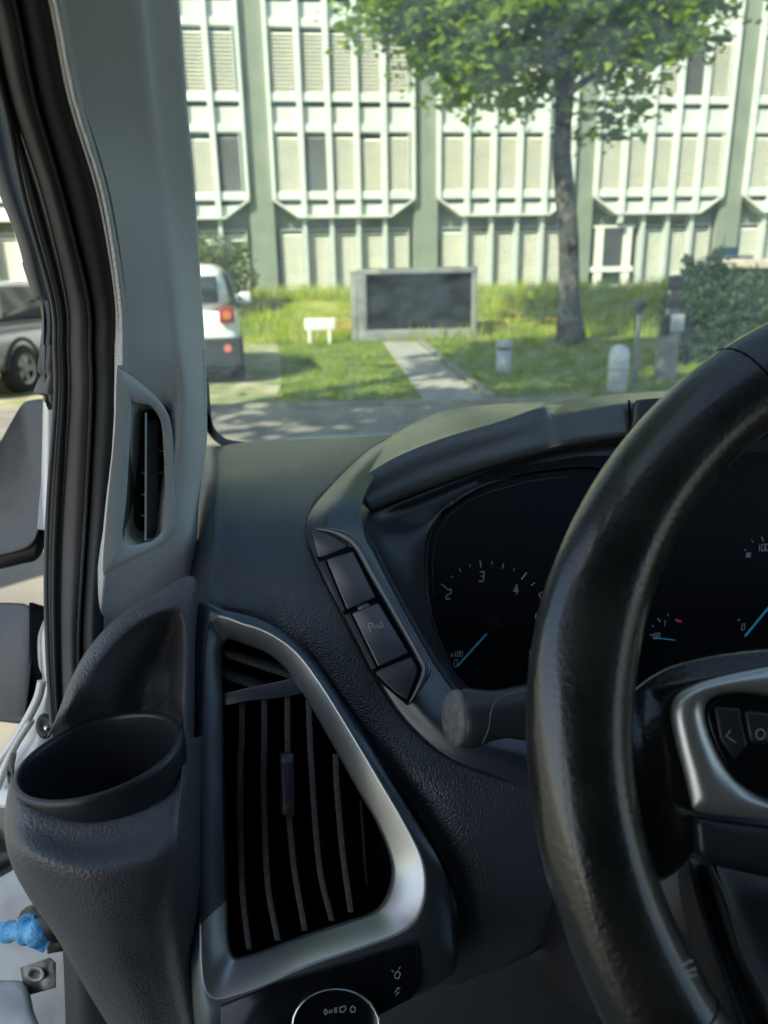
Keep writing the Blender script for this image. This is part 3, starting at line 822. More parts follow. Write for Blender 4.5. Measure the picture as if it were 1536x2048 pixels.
# ================================================================== THE VAN
van = empty('van', (.55, -.6, 0), label='interior of a van seen from the driver seat with dark dashboard and leather steering wheel', cat='van')

# ---- pillar trim
TR = [  # v, left u, left d, crease u, crease d, right u, right d
    (-120, 55, .262, 270, .292, 338, .305), (0, 95, .280, 300, .315, 357, .330), (200, 135, .318, 322, .360, 373, .385), (400, 195, .358, 348, .415, 391, .450),
    (600, 226, .400, 378, .475, 404, .535), (720, 229, .420, 392, .510, 411, .600), (800, 228, .433, 398, .530, 414, .640), (828, 228, .437, 398, .533, 414, .647), (880, 225, .444, 398, .540, 414, .660),
    (920, 222, .449, 392, .535, 409, .610), (1000, 212, .457, 380, .520, 398, .560), (1060, 206, .461, 377, .512, 395, .538), (1100, 200, .463, 375, .505, 393, .525), (1180, 190, .463, 372, .492, 390, .502), (1290, 180, .460, 360, .480, 388, .490)]
vp = Plane((240, 760, .4245), (335, 860, .463), (215, 1120, .464))
def pdepth(pl, u, v, off=0.0): return -(ROT.transposed() @ (pl.at(u, v, off) - CAM)).z
rows = []
for v, ul, dl, uc, dc, ur, dr in TR:
    u1 = ul + 14; f = min(max((v - 430) / 320, 0), 1); f = f * f * (3 - 2 * f)
    mixd = lambda u, d: d * (1 - f) + pdepth(vp, u, v) * f
    d3 = mixd(uc, dc); ue = uc - 22; dent = {800: .002, 828: .022, 880: .026, 920: .026, 1000: .024, 1060: .018}.get(v, 0)
    r = [(ul, v, mixd(ul, dl) + .012)]
    for q in (0, .12, .38, .62, .79, 1):
        u = u1 + (ue - u1) * q
        r.append((u, v, mixd(u, dl + (dc - .006 - dl) * q ** 1.1) + (dent if q in (.38, .62) else 0) + (.0005 if q == 1 else 0)))
    rows.append(r + [(uc, v, r[-1][2] + (max(dr, d3 + .02) - r[-1][2]) * .34), (ur, v, max(dr, d3 + .02))])
trim = patch('pillar_trim', rows, M['trim'], van, 8, 8, .004)
tag(trim, 'grey woven windscreen pillar trim')
# ribbed demister slot near the windscreen edge
mb = MB(); dpl = Plane((405, 700, .585), (411, 850, .640), (396, 780, .56))
for k in range(26):
    v = 702 + k * 6.2; u = 402 + 5 * math.sin(math.pi * (k + 2) / 30)
    mb.ribbon(dpl, [(u - 3.5, v + 2), (u + 3.5, v)], .0011, .0020)
mb.ribbon(dpl, [(407, 698), (409.5, 760), (409, 820), (405, 868)], .0008, .0022)
mb.build('demister_slot', M['rub_c'], van)
# ---- side demister vent panel in the pillar
vp.o = vp.o + vp.n * .0010
panel_o = [(232, 739), (242, 740), (275, 762), (315, 797), (338, 832), (346, 880), (349, 960), (348, 1030), (340, 1068), (318, 1092), (270, 1115), (222, 1136), (204, 1142), (212, 1020), (228, 860)]
open_o = [(262, 808), (270, 806), (284, 807), (299, 809), (312, 822), (323, 845), (327, 890), (330, 960), (330, 1030), (324, 1062), (308, 1080), (290, 1086), (246, 1087), (252, 1000), (258, 900)]
def PR(o_, off): return [vp.at(u, v, off) for u, v in o_]
def toward(a, b_, f): return [(p[0] + (q[0] - p[0]) * f, p[1] + (q[1] - p[1]) * f) for p, q in zip(a, b_)]
sv = rings('side_vent', [PR(toward(panel_o, [(290, 940)] * 15, .03), -.012), PR(panel_o, -.003), PR(panel_o, .0), PR(toward(panel_o, open_o, .06), .0012), PR(toward(panel_o, open_o, .90), .0012), PR(open_o, .0004), PR(toward(open_o, [(290, 950)] * 15, .02), -.004)], M['trimpl'], van, sm=3, cap1=False)
tag(sv, 'smooth grey side demister vent in the pillar')
cx = [(300, 950)] * 15
well = [(u + (12 if u < 290 else -1) * (1 if u < 290 else 1), v) for u, v in open_o]
deep = [(290 + (u - 290) * .9 + 12, 950 + (v - 950) * .93) for u, v in open_o]
rings('well', [PR(toward(open_o, cx, .02), -.003), PR(deep, -.016)], M['trimshade'], sv, sm=3, cap1=True)
mb = MB()
def quad_bar(pl, a, b_, wpx, o0, o1, mbx=mb):
    (u0, v0), (u1, v1) = a, b_
    l = math.hypot(u1 - u0, v1 - v0); nx, ny = -(v1 - v0) / l * wpx / 2, (u1 - u0) / l * wpx / 2
    c = [(u0 - nx, v0 - ny), (u1 - nx, v1 - ny), (u1 + nx, v1 + ny), (u0 + nx, v0 + ny)]
    mbx.add([pl.at(x, y, o1) for x, y in c] + [pl.at(x, y, o0) for x, y in c], [(0, 1, 2, 3), (7, 6, 5, 4), (0, 4, 5, 1), (1, 5, 6, 2), (2, 6, 7, 3), (3, 7, 4, 0)])
quad_bar(vp, (292, 826), (291, 1082), 4, -.0155, .000)
mb.build('vane', M['trimpl'], sv)
mb = MB(); quad_bar(vp, (305, 840), (303, 1075), 25, -.0158, -.0085, mb); mb.build('deflector', M['trimshade'], sv)
mb = MB(); quad_bar(vp, (324, 868), (324, 1055), 9, -.0155, -.0135, mb); quad_bar(vp, (287, 945), (285, 1055), 7, -.0155, -.0135, mb); mb.build('slot', M['void'], sv)
mb = MB()
for v in (902, 945, 988, 1030): quad_bar(vp, (318, v), (329, v), 4, -.0135, -.010, mb)
for v in (946, 989, 1031): quad_bar(vp, (281, v), (290, v), 4, -.0135, -.010, mb)
mb.build('rib', M['trimpl'], sv)

# ---- door seals along the opening
SE = [(-120, -240, -150, -95, -15, 62), (0, -120, -55, -25, 30, 108), (200, -55, 4, 22, 72, 148), (400, 3, 46, 88, 130, 207), (600, 73, 101, 135, 179, 238), (700, 80, 107, 139, 183, 240),
      (800, 85, 108, 141, 185, 239), (1000, 80, 94, 129, 176, 224), (1150, 78, 89, 123, 167, 208), (1300, 82, 92, 123, 160, 205), (1450, 95, 101, 128, 168, 218), (1580, 105, 112, 140, 178, 230)]
DL = {-120: .262, 0: .280, 200: .318, 400: .358, 600: .40, 700: .417, 800: .433, 1000: .457, 1150: .463, 1300: .458, 1450: .445, 1580: .43}
def band(name, ia, ib, mt, h, base=0.0, lab=None, extra=4):
    rows = []
    for r in SE:
        a, b_ = r[ia] , r[ib]; d = DL[r[0]] + base; w_ = b_ - a
        rows.append([(a - 2, r[0], d + h), (a + w_ * .12, r[0], d + h * .25), (a + w_ * .38, r[0], d - h * .2), (a + w_ * .62, r[0], d - h * .2), (a + w_ * .88, r[0], d + h * .3), (b_ + 3, r[0], d + h)])
    o = patch(name, rows, mt, van, 5, 8, .003)
    if lab: tag(o, lab)
    return o
band('door_seal', 2, 3, M['rub_a'], .010, .012, 'black rubber bulb seal at the door opening')
band('seal_flange', 3, 4, M['rub_b'], .007, .008, 'taupe flocked flange of the door seal')
band('pillar_seal', 4, 5, M['rub_c'], .006, .010, 'dark inner seal beside the pillar trim')
# thin bright seam lines on the seals
for nm, ix, off, r in (('seal_lip', 4, -4, .0011), ('seal_lip', 2, 4, .0013)):
    tube(nm, spline([W(r_[ix] + off, r_[0], DL[r_[0]] + .0095) for r_ in SE], 5), r, M['rub_b'], van, 6)
# outer door frame, black
rows = []
for v, a, b_ in [(-120, -240, -150), (0, -125, -50), (200, -58, 8), (330, -22, 32), (400, 3, 50), (480, 34, 76), (540, 50, 90), (600, 66, 104)]:
    d = .39 + .00012 * (v - 200)
    rows.append([(a, v, d + .012), (a + (b_ - a) * .25, v, d), (a + (b_ - a) * .7, v, d), (b_ + 6, v, d + .01)])
patch('door_frame', rows, M['mirror'], van, 5, 6, .006)
rows = []
for v, a, b_ in [(525, 44, 104), (545, 50, 108), (570, 60, 110), (590, 71, 110), (615, 80, 112), (650, 84, 113), (688, 80, 113), (700, 80, 113)]:
    d = .475
    rows.append([(a, v, d + .012), (a + (b_ - a) * .25, v, d), (a + (b_ - a) * .7, v, d - .003), (b_ + 4, v, d + .01)])
patch('mirror_cover', rows, M['black'], van, 5, 5, .006)
rows = []
for v, a, b_ in [(690, 80, 113), (705, 79, 113), (725, 76, 113), (742, 75, 113), (752, 82, 113), (758, 77, 113), (772, 71, 113), (786, 68, 113), (791, 85, 113), (803, 88, 113), (812, 104, 113)]:
    d = .470
    rows.append([(a, v, d + .010), (a + (b_ - a) * .3, v, d), (a + (b_ - a) * .7, v, d - .004), (b_ + 4, v, d + .01)])
tag(patch('cable_boot', rows, M['dustleather'], van, 5, 5, .005), 'crumpled dusty rubber boot')
# ---- white body strip, wing edge
patch('body_flange', [[(86, 790, .56), (97, 790, .555), (115, 790, .56)], [(84, 900, .565), (96, 900, .56), (115, 900, .565)], [(82, 1010, .57), (94, 1010, .56), (112, 1010, .57)], [(86, 1060, .57), (94, 1060, .56), (108, 1060, .57)]], M['white'], van, 4, 5, .01)
wing = patch('front_wing', [
    [(94, 1225, .60), (104, 1225, .59), (125, 1225, .60)],
    [(76, 1272, .60), (92, 1270, .58), (125, 1270, .60)],
    [(77, 1330, .60), (94, 1330, .58), (125, 1330, .60)],
    [(86, 1362, .60), (96, 1370, .585), (125, 1370, .60)],
    [(66, 1418, .60), (88, 1425, .58), (125, 1440, .60)],
    [(38, 1462, .60), (70, 1480, .58), (120, 1500, .59)],
    [(8, 1500, .60), (45, 1515, .58), (100, 1540, .58)],
    [(-20, 1535, .60), (20, 1560, .58), (80, 1580, .57)],
    [(-60, 1570, .60), (-20, 1610, .58), (60, 1620, .57)]], M['white'], van, 7, 6, .01)
# folded metal ridges of the wing
for k, pts in enumerate([[(84, 1362), (74, 1400), (45, 1455), (5, 1515), (-40, 1560)], [(62, 1440), (30, 1490), (12, 1530), (-8, 1580)]]):
    tube('wing_fold', spline([W(u, v, .575) for u, v in pts], 6), .0035, M['white'], van, 8)
kp = Plane((90, 1440, .535), (110, 1440, .535), (90, 1470, .53))
circ = lambda cu, cv, ru, rv=None, n=12: [(cu + ru * math.cos(2 * math.pi * k / n), cv + (rv or ru) * math.sin(2 * math.pi * k / n)) for k in range(n)]
pillow('rubber_grommet', circ(90, 1452, 19, 26), kp, M['black'], van, [(1, -.006), (1, 0), (.8, .004), (.5, .003)], sm=2)
pillow('bolt', circ(92, 1456, 5, 6), kp, M['chrome'], van, [(1, .002), (1, .006), (.6, .0075)], sm=2)
# dark hinge recess behind
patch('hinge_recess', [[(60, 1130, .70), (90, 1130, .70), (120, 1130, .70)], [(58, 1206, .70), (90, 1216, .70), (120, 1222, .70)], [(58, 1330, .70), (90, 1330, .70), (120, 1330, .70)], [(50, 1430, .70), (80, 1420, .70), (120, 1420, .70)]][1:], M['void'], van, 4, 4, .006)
# ---- mirrors
mp = Plane((0, 900, .80), (90, 900, .76), (0, 1100, .78))
up = [(-130, 830), (-60, 812), (20, 806), (50, 801), (88, 798), (93, 806), (93, 870), (92, 940), (87, 1010), (76, 1068), (66, 1090), (50, 1100), (0, 1112), (-60, 1122), (-130, 1130), (-170, 980)]
up = [(-170, 990), (-90, 985), (-30, 935), (0, 885), (22, 845), (42, 812), (56, 803), (88, 799), (94, 806), (93, 870), (91, 950), (86, 1015), (76, 1066), (66, 1087), (48, 1099), (0, 1112), (-60, 1124), (-130, 1134), (-180, 1100)]
tag(pillow('side_mirror', up, mp, M['mirror'], van, [(1.0, -.05), (1.01, -.02), (1, -.003), (.985, .0), (.95, -.001)], sm=3, cap0=True), 'upper black mirror housing outside the open door')
pillow('mirror_surround', [(60 + (u - 40) * .9, 1075 + (v - 1075) * 1.0) for u, v in [(-100, 1100), (-30, 1090), (30, 1075), (60, 1040), (70, 960), (78, 945), (80, 1060), (60, 1115), (20, 1128), (-60, 1140)]], Plane((0, 900, .83), (90, 900, .79), (0, 1100, .81)), M['black'], van, [(1, -.02), (1, 0)], sm=3, cap0=True)
lo = [(-120, 1206), (-40, 1207), (30, 1208), (52, 1211), (64, 1222), (68, 1240), (65, 1300), (60, 1360), (52, 1420), (46, 1440), (36, 1445), (0, 1441), (-60, 1438), (-120, 1436)]
mp2 = Plane((0, 1300, .74), (70, 1300, .70), (0, 1420, .72))
tag(pillow('side_mirror', lo, mp2, M['mirror'], van, [(1.01, -.03), (1.02, -.01), (1, .0), (.97, .001)], sm=3, cap0=True), 'lower black mirror housing outside the open door')

# ---- lower left: door shut area
patch('door_shut', [[(-80, 1700, .78), (40, 1700, .74), (150, 1700, .70)], [(-80, 1800, .76), (40, 1800, .71), (150, 1790, .66)], [(-80, 1900, .74), (30, 1900, .70), (150, 1900, .64)], [(-80, 2000, .72), (40, 2000, .68), (160, 1990, .62)], [(-80, 2120, .70), (40, 2120, .66), (180, 2120, .60)]], M['whiteshade'], van, 6, 5, .01)
hp = Plane((0, 1850, .62), (120, 1850, .58), (0, 2000, .59))
for k in range(6):
    u0, v0 = -6 + k * 5.5, 1742 - k * 3
    tube('boot_fold', spline([W(u0 - 30, 1640 + k * 5, .60), W(u0 - 6, 1700, .575), W(u0, v0 - 12, .57), W(u0 - 4, v0 + 6, .585)], 5), .0045, M['black'], van, 8)
tube('latch_arm', [W(60, 1840, .57), W(90, 1835, .56), W(140, 1850, .55)], [.010, .013, .013], M['black'], van, 14)
pillow('hinge_block', [(90, 1855), (128, 1850), (140, 1900), (95, 1908)], Plane((90, 1855, .56), (128, 1850, .55), (95, 1908, .555)), M['black'], van, [(1, -.02), (1, 0), (.9, .002)], sm=1, cap0=True)
tp_ = spline([W(-40, 1862, .575), W(0, 1864, .57), (W(30, 1862, .56)), W(62, 1858, .555), W(84, 1866, .55), W(98, 1868, .555)], 6)
tape = tube('blue_tape', tp_, [.0060 + .0022 * math.sin(i * .5) ** 2 + (.003 if 15 < i < 26 else 0) for i in range(len(tp_))], M['tape'], van, 12)
mb = MB(); rnd = random.Random(5)
for (u, v, du, dv) in [(62, 1840, 14, 14), (75, 1850, 22, 10), (80, 1880, 16, 12), (70, 1885, 18, 18), (60, 1838, 4, -8)]:
    a = W(u, v, .55); b_ = W(u + du, v + dv, .545); s = (b_ - a).cross(CAM - a).normalized() * .004
    mb.add([a - s, a + s, b_ + s * .3, b_ - s * .5], [(0, 1, 2, 3)])
mb.build('tape_end', M['tape'], van, solid=.001)
pillow('hinge_plate', [(40, 1935), (100, 1915), (112, 1925), (112, 1975), (60, 1990), (45, 1965)], hp, M['steel'], van, [(1, -.006), (1, 0), (.95, .001)], sm=1, cap0=True)
pillow('hinge_bolt', circ(72, 1948, 19, 16), hp, M['steel'], van, [(1, .001), (1, .006), (.85, .008), (.5, .005), (.3, .003)], sm=2)
pillow('door_check', [(-60, 1975), (20, 1962), (45, 1966), (58, 1985), (66, 2020), (72, 2080), (-60, 2090)], Plane((0, 1980, .57), (60, 1980, .56), (0, 2048, .555)), M['whiteshade'], van, [(1.03, -.03), (1, -.004), (.95, 0), (.7, .003)], sm=3)
patch('sill_seal', [[(122, 1840, .50), (150, 1840, .49), (200, 1840, .50)], [(128, 1950, .49), (158, 1950, .48), (260, 1950, .49)], [(132, 2080, .48), (165, 2080, .47), (300, 2080, .48)]], M['rub_c'], van, 5, 6, .006)

# ---- bolster with cup holder
SOL = .003
rowA = [(94, 1476, .428), (114, 1430, .408), (140, 1362, .412), (176, 1298, .425), (230, 1238, .440), (305, 1190, .455), (390, 1156, .468), (392, 1300, .458), (388, 1500, .432)]
rowA2 = [(100, 1470, .426), (119, 1426, .398), (146, 1362, .397), (183, 1300, .410), (236, 1244, .425), (308, 1198, .440), (386, 1166, .455), (386, 1300, .447), (380, 1500, .420)]
rowB = [(112, 1470, 0.432), (136, 1424, 0.394), (164, 1368, 0.394), (204, 1312, 0.403), (256, 1258, 0.420), (322, 1222, 0.434), (366, 1226, 0.442), (370, 1310, 0.438), (362, 1510, 0.414)]
rowC = [(138, 1474, 0.436), (152, 1432, 0.411), (178, 1380, 0.398), (217, 1324, 0.413), (264, 1276, 0.430), (318, 1242, 0.443), (348, 1252, 0.450), (354, 1320, 0.445), (352, 1508, 0.431)]
rowD = [(170, 1464, 0.438), (186, 1428, 0.429), (200, 1398, 0.416), (236, 1350, 0.430), (272, 1318, 0.442), (308, 1300, 0.452), (328, 1308, 0.455), (336, 1350, 0.452), (342, 1490, 0.448)]
rowE = [(206, 1456, 0.446), (214, 1428, 0.440), (228, 1405, 0.435), (246, 1385, 0.442), (268, 1362, 0.448), (290, 1350, 0.452), (304, 1362, 0.453), (312, 1395, 0.452), (320, 1468, 0.458)]
rowF = [(236, 1452, 0.450), (240, 1448, 0.450), (246, 1444, 0.451), (254, 1438, 0.452), (264, 1434, 0.454), (274, 1432, 0.456), (280, 1438, 0.457), (286, 1448, 0.458), (290, 1460, 0.458)]
rowG = [(258, 1458, .462)] * 9
bol = patch('bolster', [rowA, rowA2, rowB, rowC, rowD, rowE, rowF, rowG], M['leather2'], van, 8, 6, SOL)
tag(bol, 'grained dark bolster around the cup holder at the dashboard end')
rows = [
    [(34, 1505, .420), (30, 1545, .415), (56, 1592, .408), (180, 1622, .402), (325, 1582, .408), (358, 1515, .412), (370, 1482, .402), (386, 1472, .425)],
    [(20, 1560, .392), (27, 1572, .378), (66, 1604, .368), (185, 1636, .362), (322, 1598, .378), (354, 1568, .388), (368, 1558, .389), (384, 1550, .415)],
    [(9, 1625, .385), (16, 1634, .368), (54, 1660, .353), (180, 1690, .350), (300, 1664, .362), (345, 1642, .372), (364, 1632, .378), (382, 1625, .405)],
    [(10, 1680, .376), (20, 1690, .358), (62, 1712, .342), (180, 1740, .336), (292, 1720, .348), (338, 1700, .362), (362, 1692, .372), (381, 1685, .402)],
    [(26, 1738, .380), (40, 1748, .362), (90, 1768, .347), (190, 1790, .340), (284, 1775, .350), (325, 1760, .364), (360, 1750, .374), (381, 1745, .402)],
    [(60, 1800, .390), (76, 1808, .372), (130, 1828, .356), (205, 1845, .350), (275, 1835, .360), (312, 1825, .372), (356, 1812, .380), (382, 1808, .405)],
    [(104, 1862, .402), (122, 1872, .386), (165, 1888, .374), (225, 1900, .372), (285, 1895, .382), (325, 1888, .390), (360, 1880, .392), (386, 1875, .410)],
    [(142, 1925, .412), (160, 1935, .398), (200, 1948, .390), (250, 1958, .390), (300, 1955, .397), (335, 1950, .402), (368, 1945, .402), (394, 1940, .414)],
    [(176, 1985, .420), (196, 1993, .408), (232, 2003, .402), (275, 2010, .402), (318, 2008, .407), (350, 2005, .410), (378, 2002, .410), (402, 1998, .418)],
    [(225, 2065, .430), (246, 2070, .418), (276, 2076, .412), (310, 2080, .412), (345, 2080, .415), (370, 2080, .416), (392, 2080, .416), (412, 2080, .422)]]
for i, r in enumerate(rows):
    if 1 <= i <= 5:
        for j, dd in ((0, -.004), (1, -.005), (2, -.006), (3, -.004), (4, -.006), (5, -.008), (6, -.008)):
            u, v, d = r[j]; r[j] = (u, v, d + dd)
    u, v, d = r[-1]; r[-1] = (u + 20, v, d + .012)
low = patch('lower_bolster', rows, M['leather2'], van, 7, 7, SOL)
tag(low, 'rounded grained lower bolster below the cup holder')
# cup holder: tilted ring
cc = W(199, 1503, .388)
ax = Vector((-.13, .04, 1)).normalized()
e1 = Vector((1, 0, 0)); e1 = (e1 - e1.dot(ax) * ax).normalized(); e2 = ax.cross(e1)
RA, RB = .0432, .0408
def crg(s, z, n=48): return [cc + ax * z + (e1 * math.cos(2 * math.pi * k / n) * RA + e2 * math.sin(2 * math.pi * k / n) * RB) * s for k in range(n)]
cup = rings('cup_holder', [crg(.97, -.022), crg(.99, -.010), crg(.995, -.003), crg(.985, -.0008), crg(.95, 0), crg(.915, -.0008), crg(.90, -.003), crg(.885, -.012), crg(.86, -.06), crg(.80, -.065)], M['smooth'], van, sm=1, cap1=True)
tag(cup, 'empty round cup holder with a raised rim')

# ---- dashboard top and face
rows = [
    [(416, 890, .700), (428, 893, .71), (500, 884, .745), (600, 876, .765), (700, 871, .785), (800, 868, .80)],
    [(413, 912, .655), (430, 910, .66), (490, 903, .690), (585, 895, .71), (675, 887, .73), (765, 885, .745)],
    [(409, 938, .612), (430, 933, .615), (480, 928, .635), (565, 922, .65), (648, 914, .67), (730, 908, .69)],
    [(404, 975, .570), (428, 968, .570), (470, 962, .582), (540, 960, .592), (606, 958, .602), (676, 958, .612)],
    [(398, 1030, .536), (420, 1026, .533), (455, 1024, .535), (510, 1026, .540), (562, 1022, .545), (624, 1018, .552)],
    [(394, 1100, .512), (414, 1098, .506), (450, 1100, .505), (515, 1106, .507), (572, 1105, .510), (622, 1092, .515)],
    [(390, 1160, .498), (410, 1160, .490), (455, 1162, .489), (530, 1170, .490), (592, 1168, .492), (650, 1160, .496)],
    [(388, 1225, .486), (408, 1232, .478), (465, 1240, .478), (550, 1250, .479), (622, 1248, .480), (688, 1232, .484)],
    [(392, 1330, .475), (430, 1335, .470), (500, 1340, .470), (590, 1345, .470), (670, 1348, .470), (744, 1340, .473)],
    [(398, 1450, .468), (460, 1450, .464), (560, 1445, .462), (660, 1445, .460), (740, 1445, .460), (806, 1435, .462)],
    [(405, 1560, .462), (500, 1560, .456), (620, 1550, .454), (730, 1540, .452), (820, 1528, .450), (890, 1510, .452)],
    [(410, 1680, .456), (540, 1670, .450), (680, 1660, .446), (810, 1640, .444), (900, 1610, .442), (985, 1548, .446)],
    [(415, 1800, .450), (580, 1790, .446), (740, 1770, .442), (880, 1745, .438), (970, 1720, .438), (1100, 1590, .442)],
    [(420, 1940, .446), (620, 1925, .442), (780, 1905, .440), (925, 1870, .437), (1010, 1845, .438), (1160, 1760, .442)],
    [(425, 2010, .455), (640, 1985, .452), (800, 1965, .450), (905, 1970, .450), (1030, 1925, .455), (1190, 1840, .460)]]
for r in rows[:8]: u, v, d = r[0]; r[0] = (u - 12, v, d + .03)
ED = {8: (577, 640), 9: (645, 712), 10: (700, 772), 11: (765, 846), 12: (773, 896)}
for i in range(len(rows)):
    r = rows[i]
    a, b_ = r[3], r[4]
    if i in ED:
        iu, ou = ED[i]
        for j in (0, 1, 2):
            u, v, d = r[j]; r[j] = (min(u, iu - 60 + 30 * j) if j else u, v, d + .08)
        r[2] = (iu + 6, r[2][1], r[2][2])
        r[3] = (ou - 16, a[1], a[2] + .012)
        r.insert(4, (ou + 6, a[1] * .8 + b_[1] * .2, a[2] * .8 + b_[2] * .2 + .002))
    else:
        r.insert(4, tuple(a[q] * .55 + b_[q] * .45 for q in range(3)))
dash = patch('dashboard', rows, M['leather'], van, 8, 6, .004)
tag(dash, 'navy black grained dashboard')
# cowl / windscreen base and frit corner
tube('cowl_edge', spline([W(424, 900, .725), W(470, 892, .745), (W(530, 884, .77)), W(600, 877, .79), W(700, 871, .81), W(820, 868, .84)], 5), [.0022] * 26, M['silver'], van, 8)
tube('windscreen_seal', spline([W(408, 760, .66), W(413, 830, .69), W(420, 856, .71), W(436, 876, .735), W(462, 888, .76), W(540, 893, .79), W(700, 890, .82)], 6), .0042, M['void'], van, 8)

# ---- switch strip beside the binnacle
rows = [
    [(800, 866, .795), (818, 862, .793), (850, 858, .80)],
    [(765, 884, .735), (790, 878, .732), (825, 872, .74)],
    [(728, 908, .680), (752, 903, .675), (785, 900, .68)],
    [(676, 957, .604), (708, 950, .600), (748, 955, .603)],
    [(624, 1016, .545), (670, 1006, .539), (724, 1008, .545)],
    [(610, 1062, .520), (665, 1058, .512), (732, 1068, .528)],
    [(624, 1105, .506), (685, 1100, .500), (752, 1108, .518)],
    [(648, 1158, .492), (712, 1152, .487), (782, 1166, .507)],
    [(690, 1240, .477), (752, 1228, .474), (822, 1240, .494)],
    [(745, 1342, .465), (800, 1330, .462), (874, 1330, .483)],
    [(806, 1436, .455), (862, 1420, .452), (932, 1402, .472)],
    [(890, 1511, .446), (945, 1482, .446), (1008, 1442, .464)],
    [(985, 1549, .441), (1030, 1515, .443), (1075, 1470, .460)],
    [(1100, 1588, .438), (1120, 1560, .44), (1150, 1500, .455)]]
strip = patch('switch_panel', rows, M['plastic'], van, 10, 6, .006)
tag(strip, 'smooth curved switch panel beside the instruments')
bp_ = Plane((640, 1120, .4955), (715, 1100, .4965), (750, 1345, .4595))
bp_.o = bp_.o + bp_.n * .0030
def prism(name, o_, pl, m, parent, h0, h1, bev=.0006):
    n = len(o_); V = [pl.at(u, v, h0) for u, v in o_] + [pl.at(u, v, h1) for u, v in o_]
    Fc = [tuple(range(n, 2 * n)), tuple(range(n))[::-1]] + [(i, (i + 1) % n, n + (i + 1) % n, n + i) for i in range(n)]
    return mesh(name, V, Fc, m, parent, smooth=False, bevel=bev)
prism('button_well', [(632, 1112), (714, 1090), (856, 1340), (815, 1412), (745, 1352)], bp_, M['void'], strip, -.010, -.0006)
buttons = []
for a in ([(652, 1119), (707, 1102), (752, 1195), (694, 1220)], [(703, 1226), (757, 1205), (818, 1306), (756, 1334)]):
    o = prism('button', a, bp_, M['plastic'], strip, -.008, .0022, .0012); buttons.append(o)
for a in ([(638, 1124), (650, 1120), (692, 1221), (684, 1224)], [(688, 1230), (701, 1227), (754, 1335), (744, 1342)]):
    prism('button_edge', a, bp_, M['kneeboard'], strip, -.008, .0012, .0008)
prism('blank_cover', [(750, 1346), (760, 1338), (823, 1313), (833, 1330), (836, 1345), (815, 1400), (790, 1385)], bp_, M['smooth'], strip, -.008, .0012, .0010)
prism('blank_cover', [(622, 1062), (642, 1060), (690, 1078), (700, 1092), (650, 1113), (636, 1115)], bp_, M['plastic'], strip, -.012, -.0002, .0008)
# raised lip right of the buttons
lip = spline([bp_.at(628, 1058, .000), bp_.at(662, 1062, .0012), bp_.at(692, 1074, .0025), bp_.at(716, 1094, .0028), bp_.at(748, 1150, .003), bp_.at(790, 1222, .003), bp_.at(842, 1314, .003), bp_.at(852, 1342, .003), bp_.at(838, 1375, .0022), bp_.at(818, 1408, .000)], 5)
nL = len(lip)
tube('raised_lip', lip, [.0006 + .0024 * min(1, min(i, nL - 1 - i) / 9) for i in range(nL)], M['plastic'], strip, 10)
# parking-sensor symbol
mb = MB(); S = .00045
mb.ribbon(bp_, [(741, 1264), (736, 1248)], S, .0026); mb.ribbon(bp_, [(736, 1248), (741, 1246), (745, 1248), (746, 1252), (743, 1255), (738, 1257)], S, .0026)
for k in range(3): mb.ribbon(bp_, [(748.5 + k * 3, 1251.5 - k), (750 + k * 3, 1253.5 - k), (749.5 + k * 3, 1256.5 - k)], S * .5, .0026)
mb.ribbon(bp_, [(758.5, 1256), (763, 1243), (767, 1253.5), (758.5, 1256)], S * .7, .0026)
mb.build('parking_symbol', M['icon'], buttons[1])

# ---- binnacle hood
rows = [
    [(775, 880, .82), (860, 850, .87), (950, 830, .89), (1050, 820, .90), (1130, 818, .90), (1200, 812, .90), (1300, 803, .90), (1420, 795, .91), (1600, 790, .92)],
    [(752, 892, .74), (835, 842, .78), (905, 818, .80), (1000, 808, .80), (1090, 804, .80), (1180, 795, .80), (1260, 787, .80), (1400, 778, .80), (1600, 772, .80)],
    [(736, 918, .675), (815, 868, .70), (900, 836, .715), (1000, 816, .72), (1085, 806, .72), (1150, 806, .72), (1250, 795, .72), (1400, 785, .72), (1600, 780, .72)],
    [(724, 948, .618), (800, 905, .635), (895, 868, .648), (1000, 838, .655), (1085, 812, .662), (1120, 824, .668), (1250, 804, .67), (1400, 795, .67), (1600, 790, .67)],
    [(720, 962, .606), (795, 918, .621), (893, 879, .634), (1000, 850, .642), (1080, 824, .648), (1122, 834, .656), (1250, 814, .658), (1400, 805, .66), (1600, 800, .66)],
    [(722, 995, .604), (795, 958, .617), (895, 918, .630), (1000, 886, .638), (1085, 862, .643), (1130, 856, .650), (1255, 842, .654), (1400, 833, .655), (1600, 828, .655)],
    [(738, 1020, .606), (805, 994, .617), (900, 958, .629), (1000, 926, .636), (1090, 902, .641), (1140, 890, .648), (1260, 872, .652), (1400, 862, .653), (1600, 858, .653)],
    [(745, 1026, .625), (808, 1000, .635), (902, 964, .648), (1002, 932, .655), (1092, 908, .66), (1142, 896, .667), (1262, 878, .67), (1400, 868, .67), (1600, 864, .67)]]
hood = patch('instrument_hood', rows, M['hood'], van, 8, 8, .004)
tag(hood, 'dark hood over the instruments with a bright top edge')
hpn = Plane((1250, 810, .655), (1262, 875, .650), (1400, 865, .652))
mb = MB(); quad_bar(hpn, (1258, 800), (1262, 880), 5, .0, .0035, mb); mb.build('panel_gap', M['void'], van)
pillow('centre_pod', [(1268, 806), (1290, 798), (1400, 792), (1600, 786), (1600, 845), (1400, 852), (1270, 866), (1266, 840)], hpn, M['smooth'], van, [(1, -.004), (1, .004), (.985, .006), (.9, .006)], sm=2)

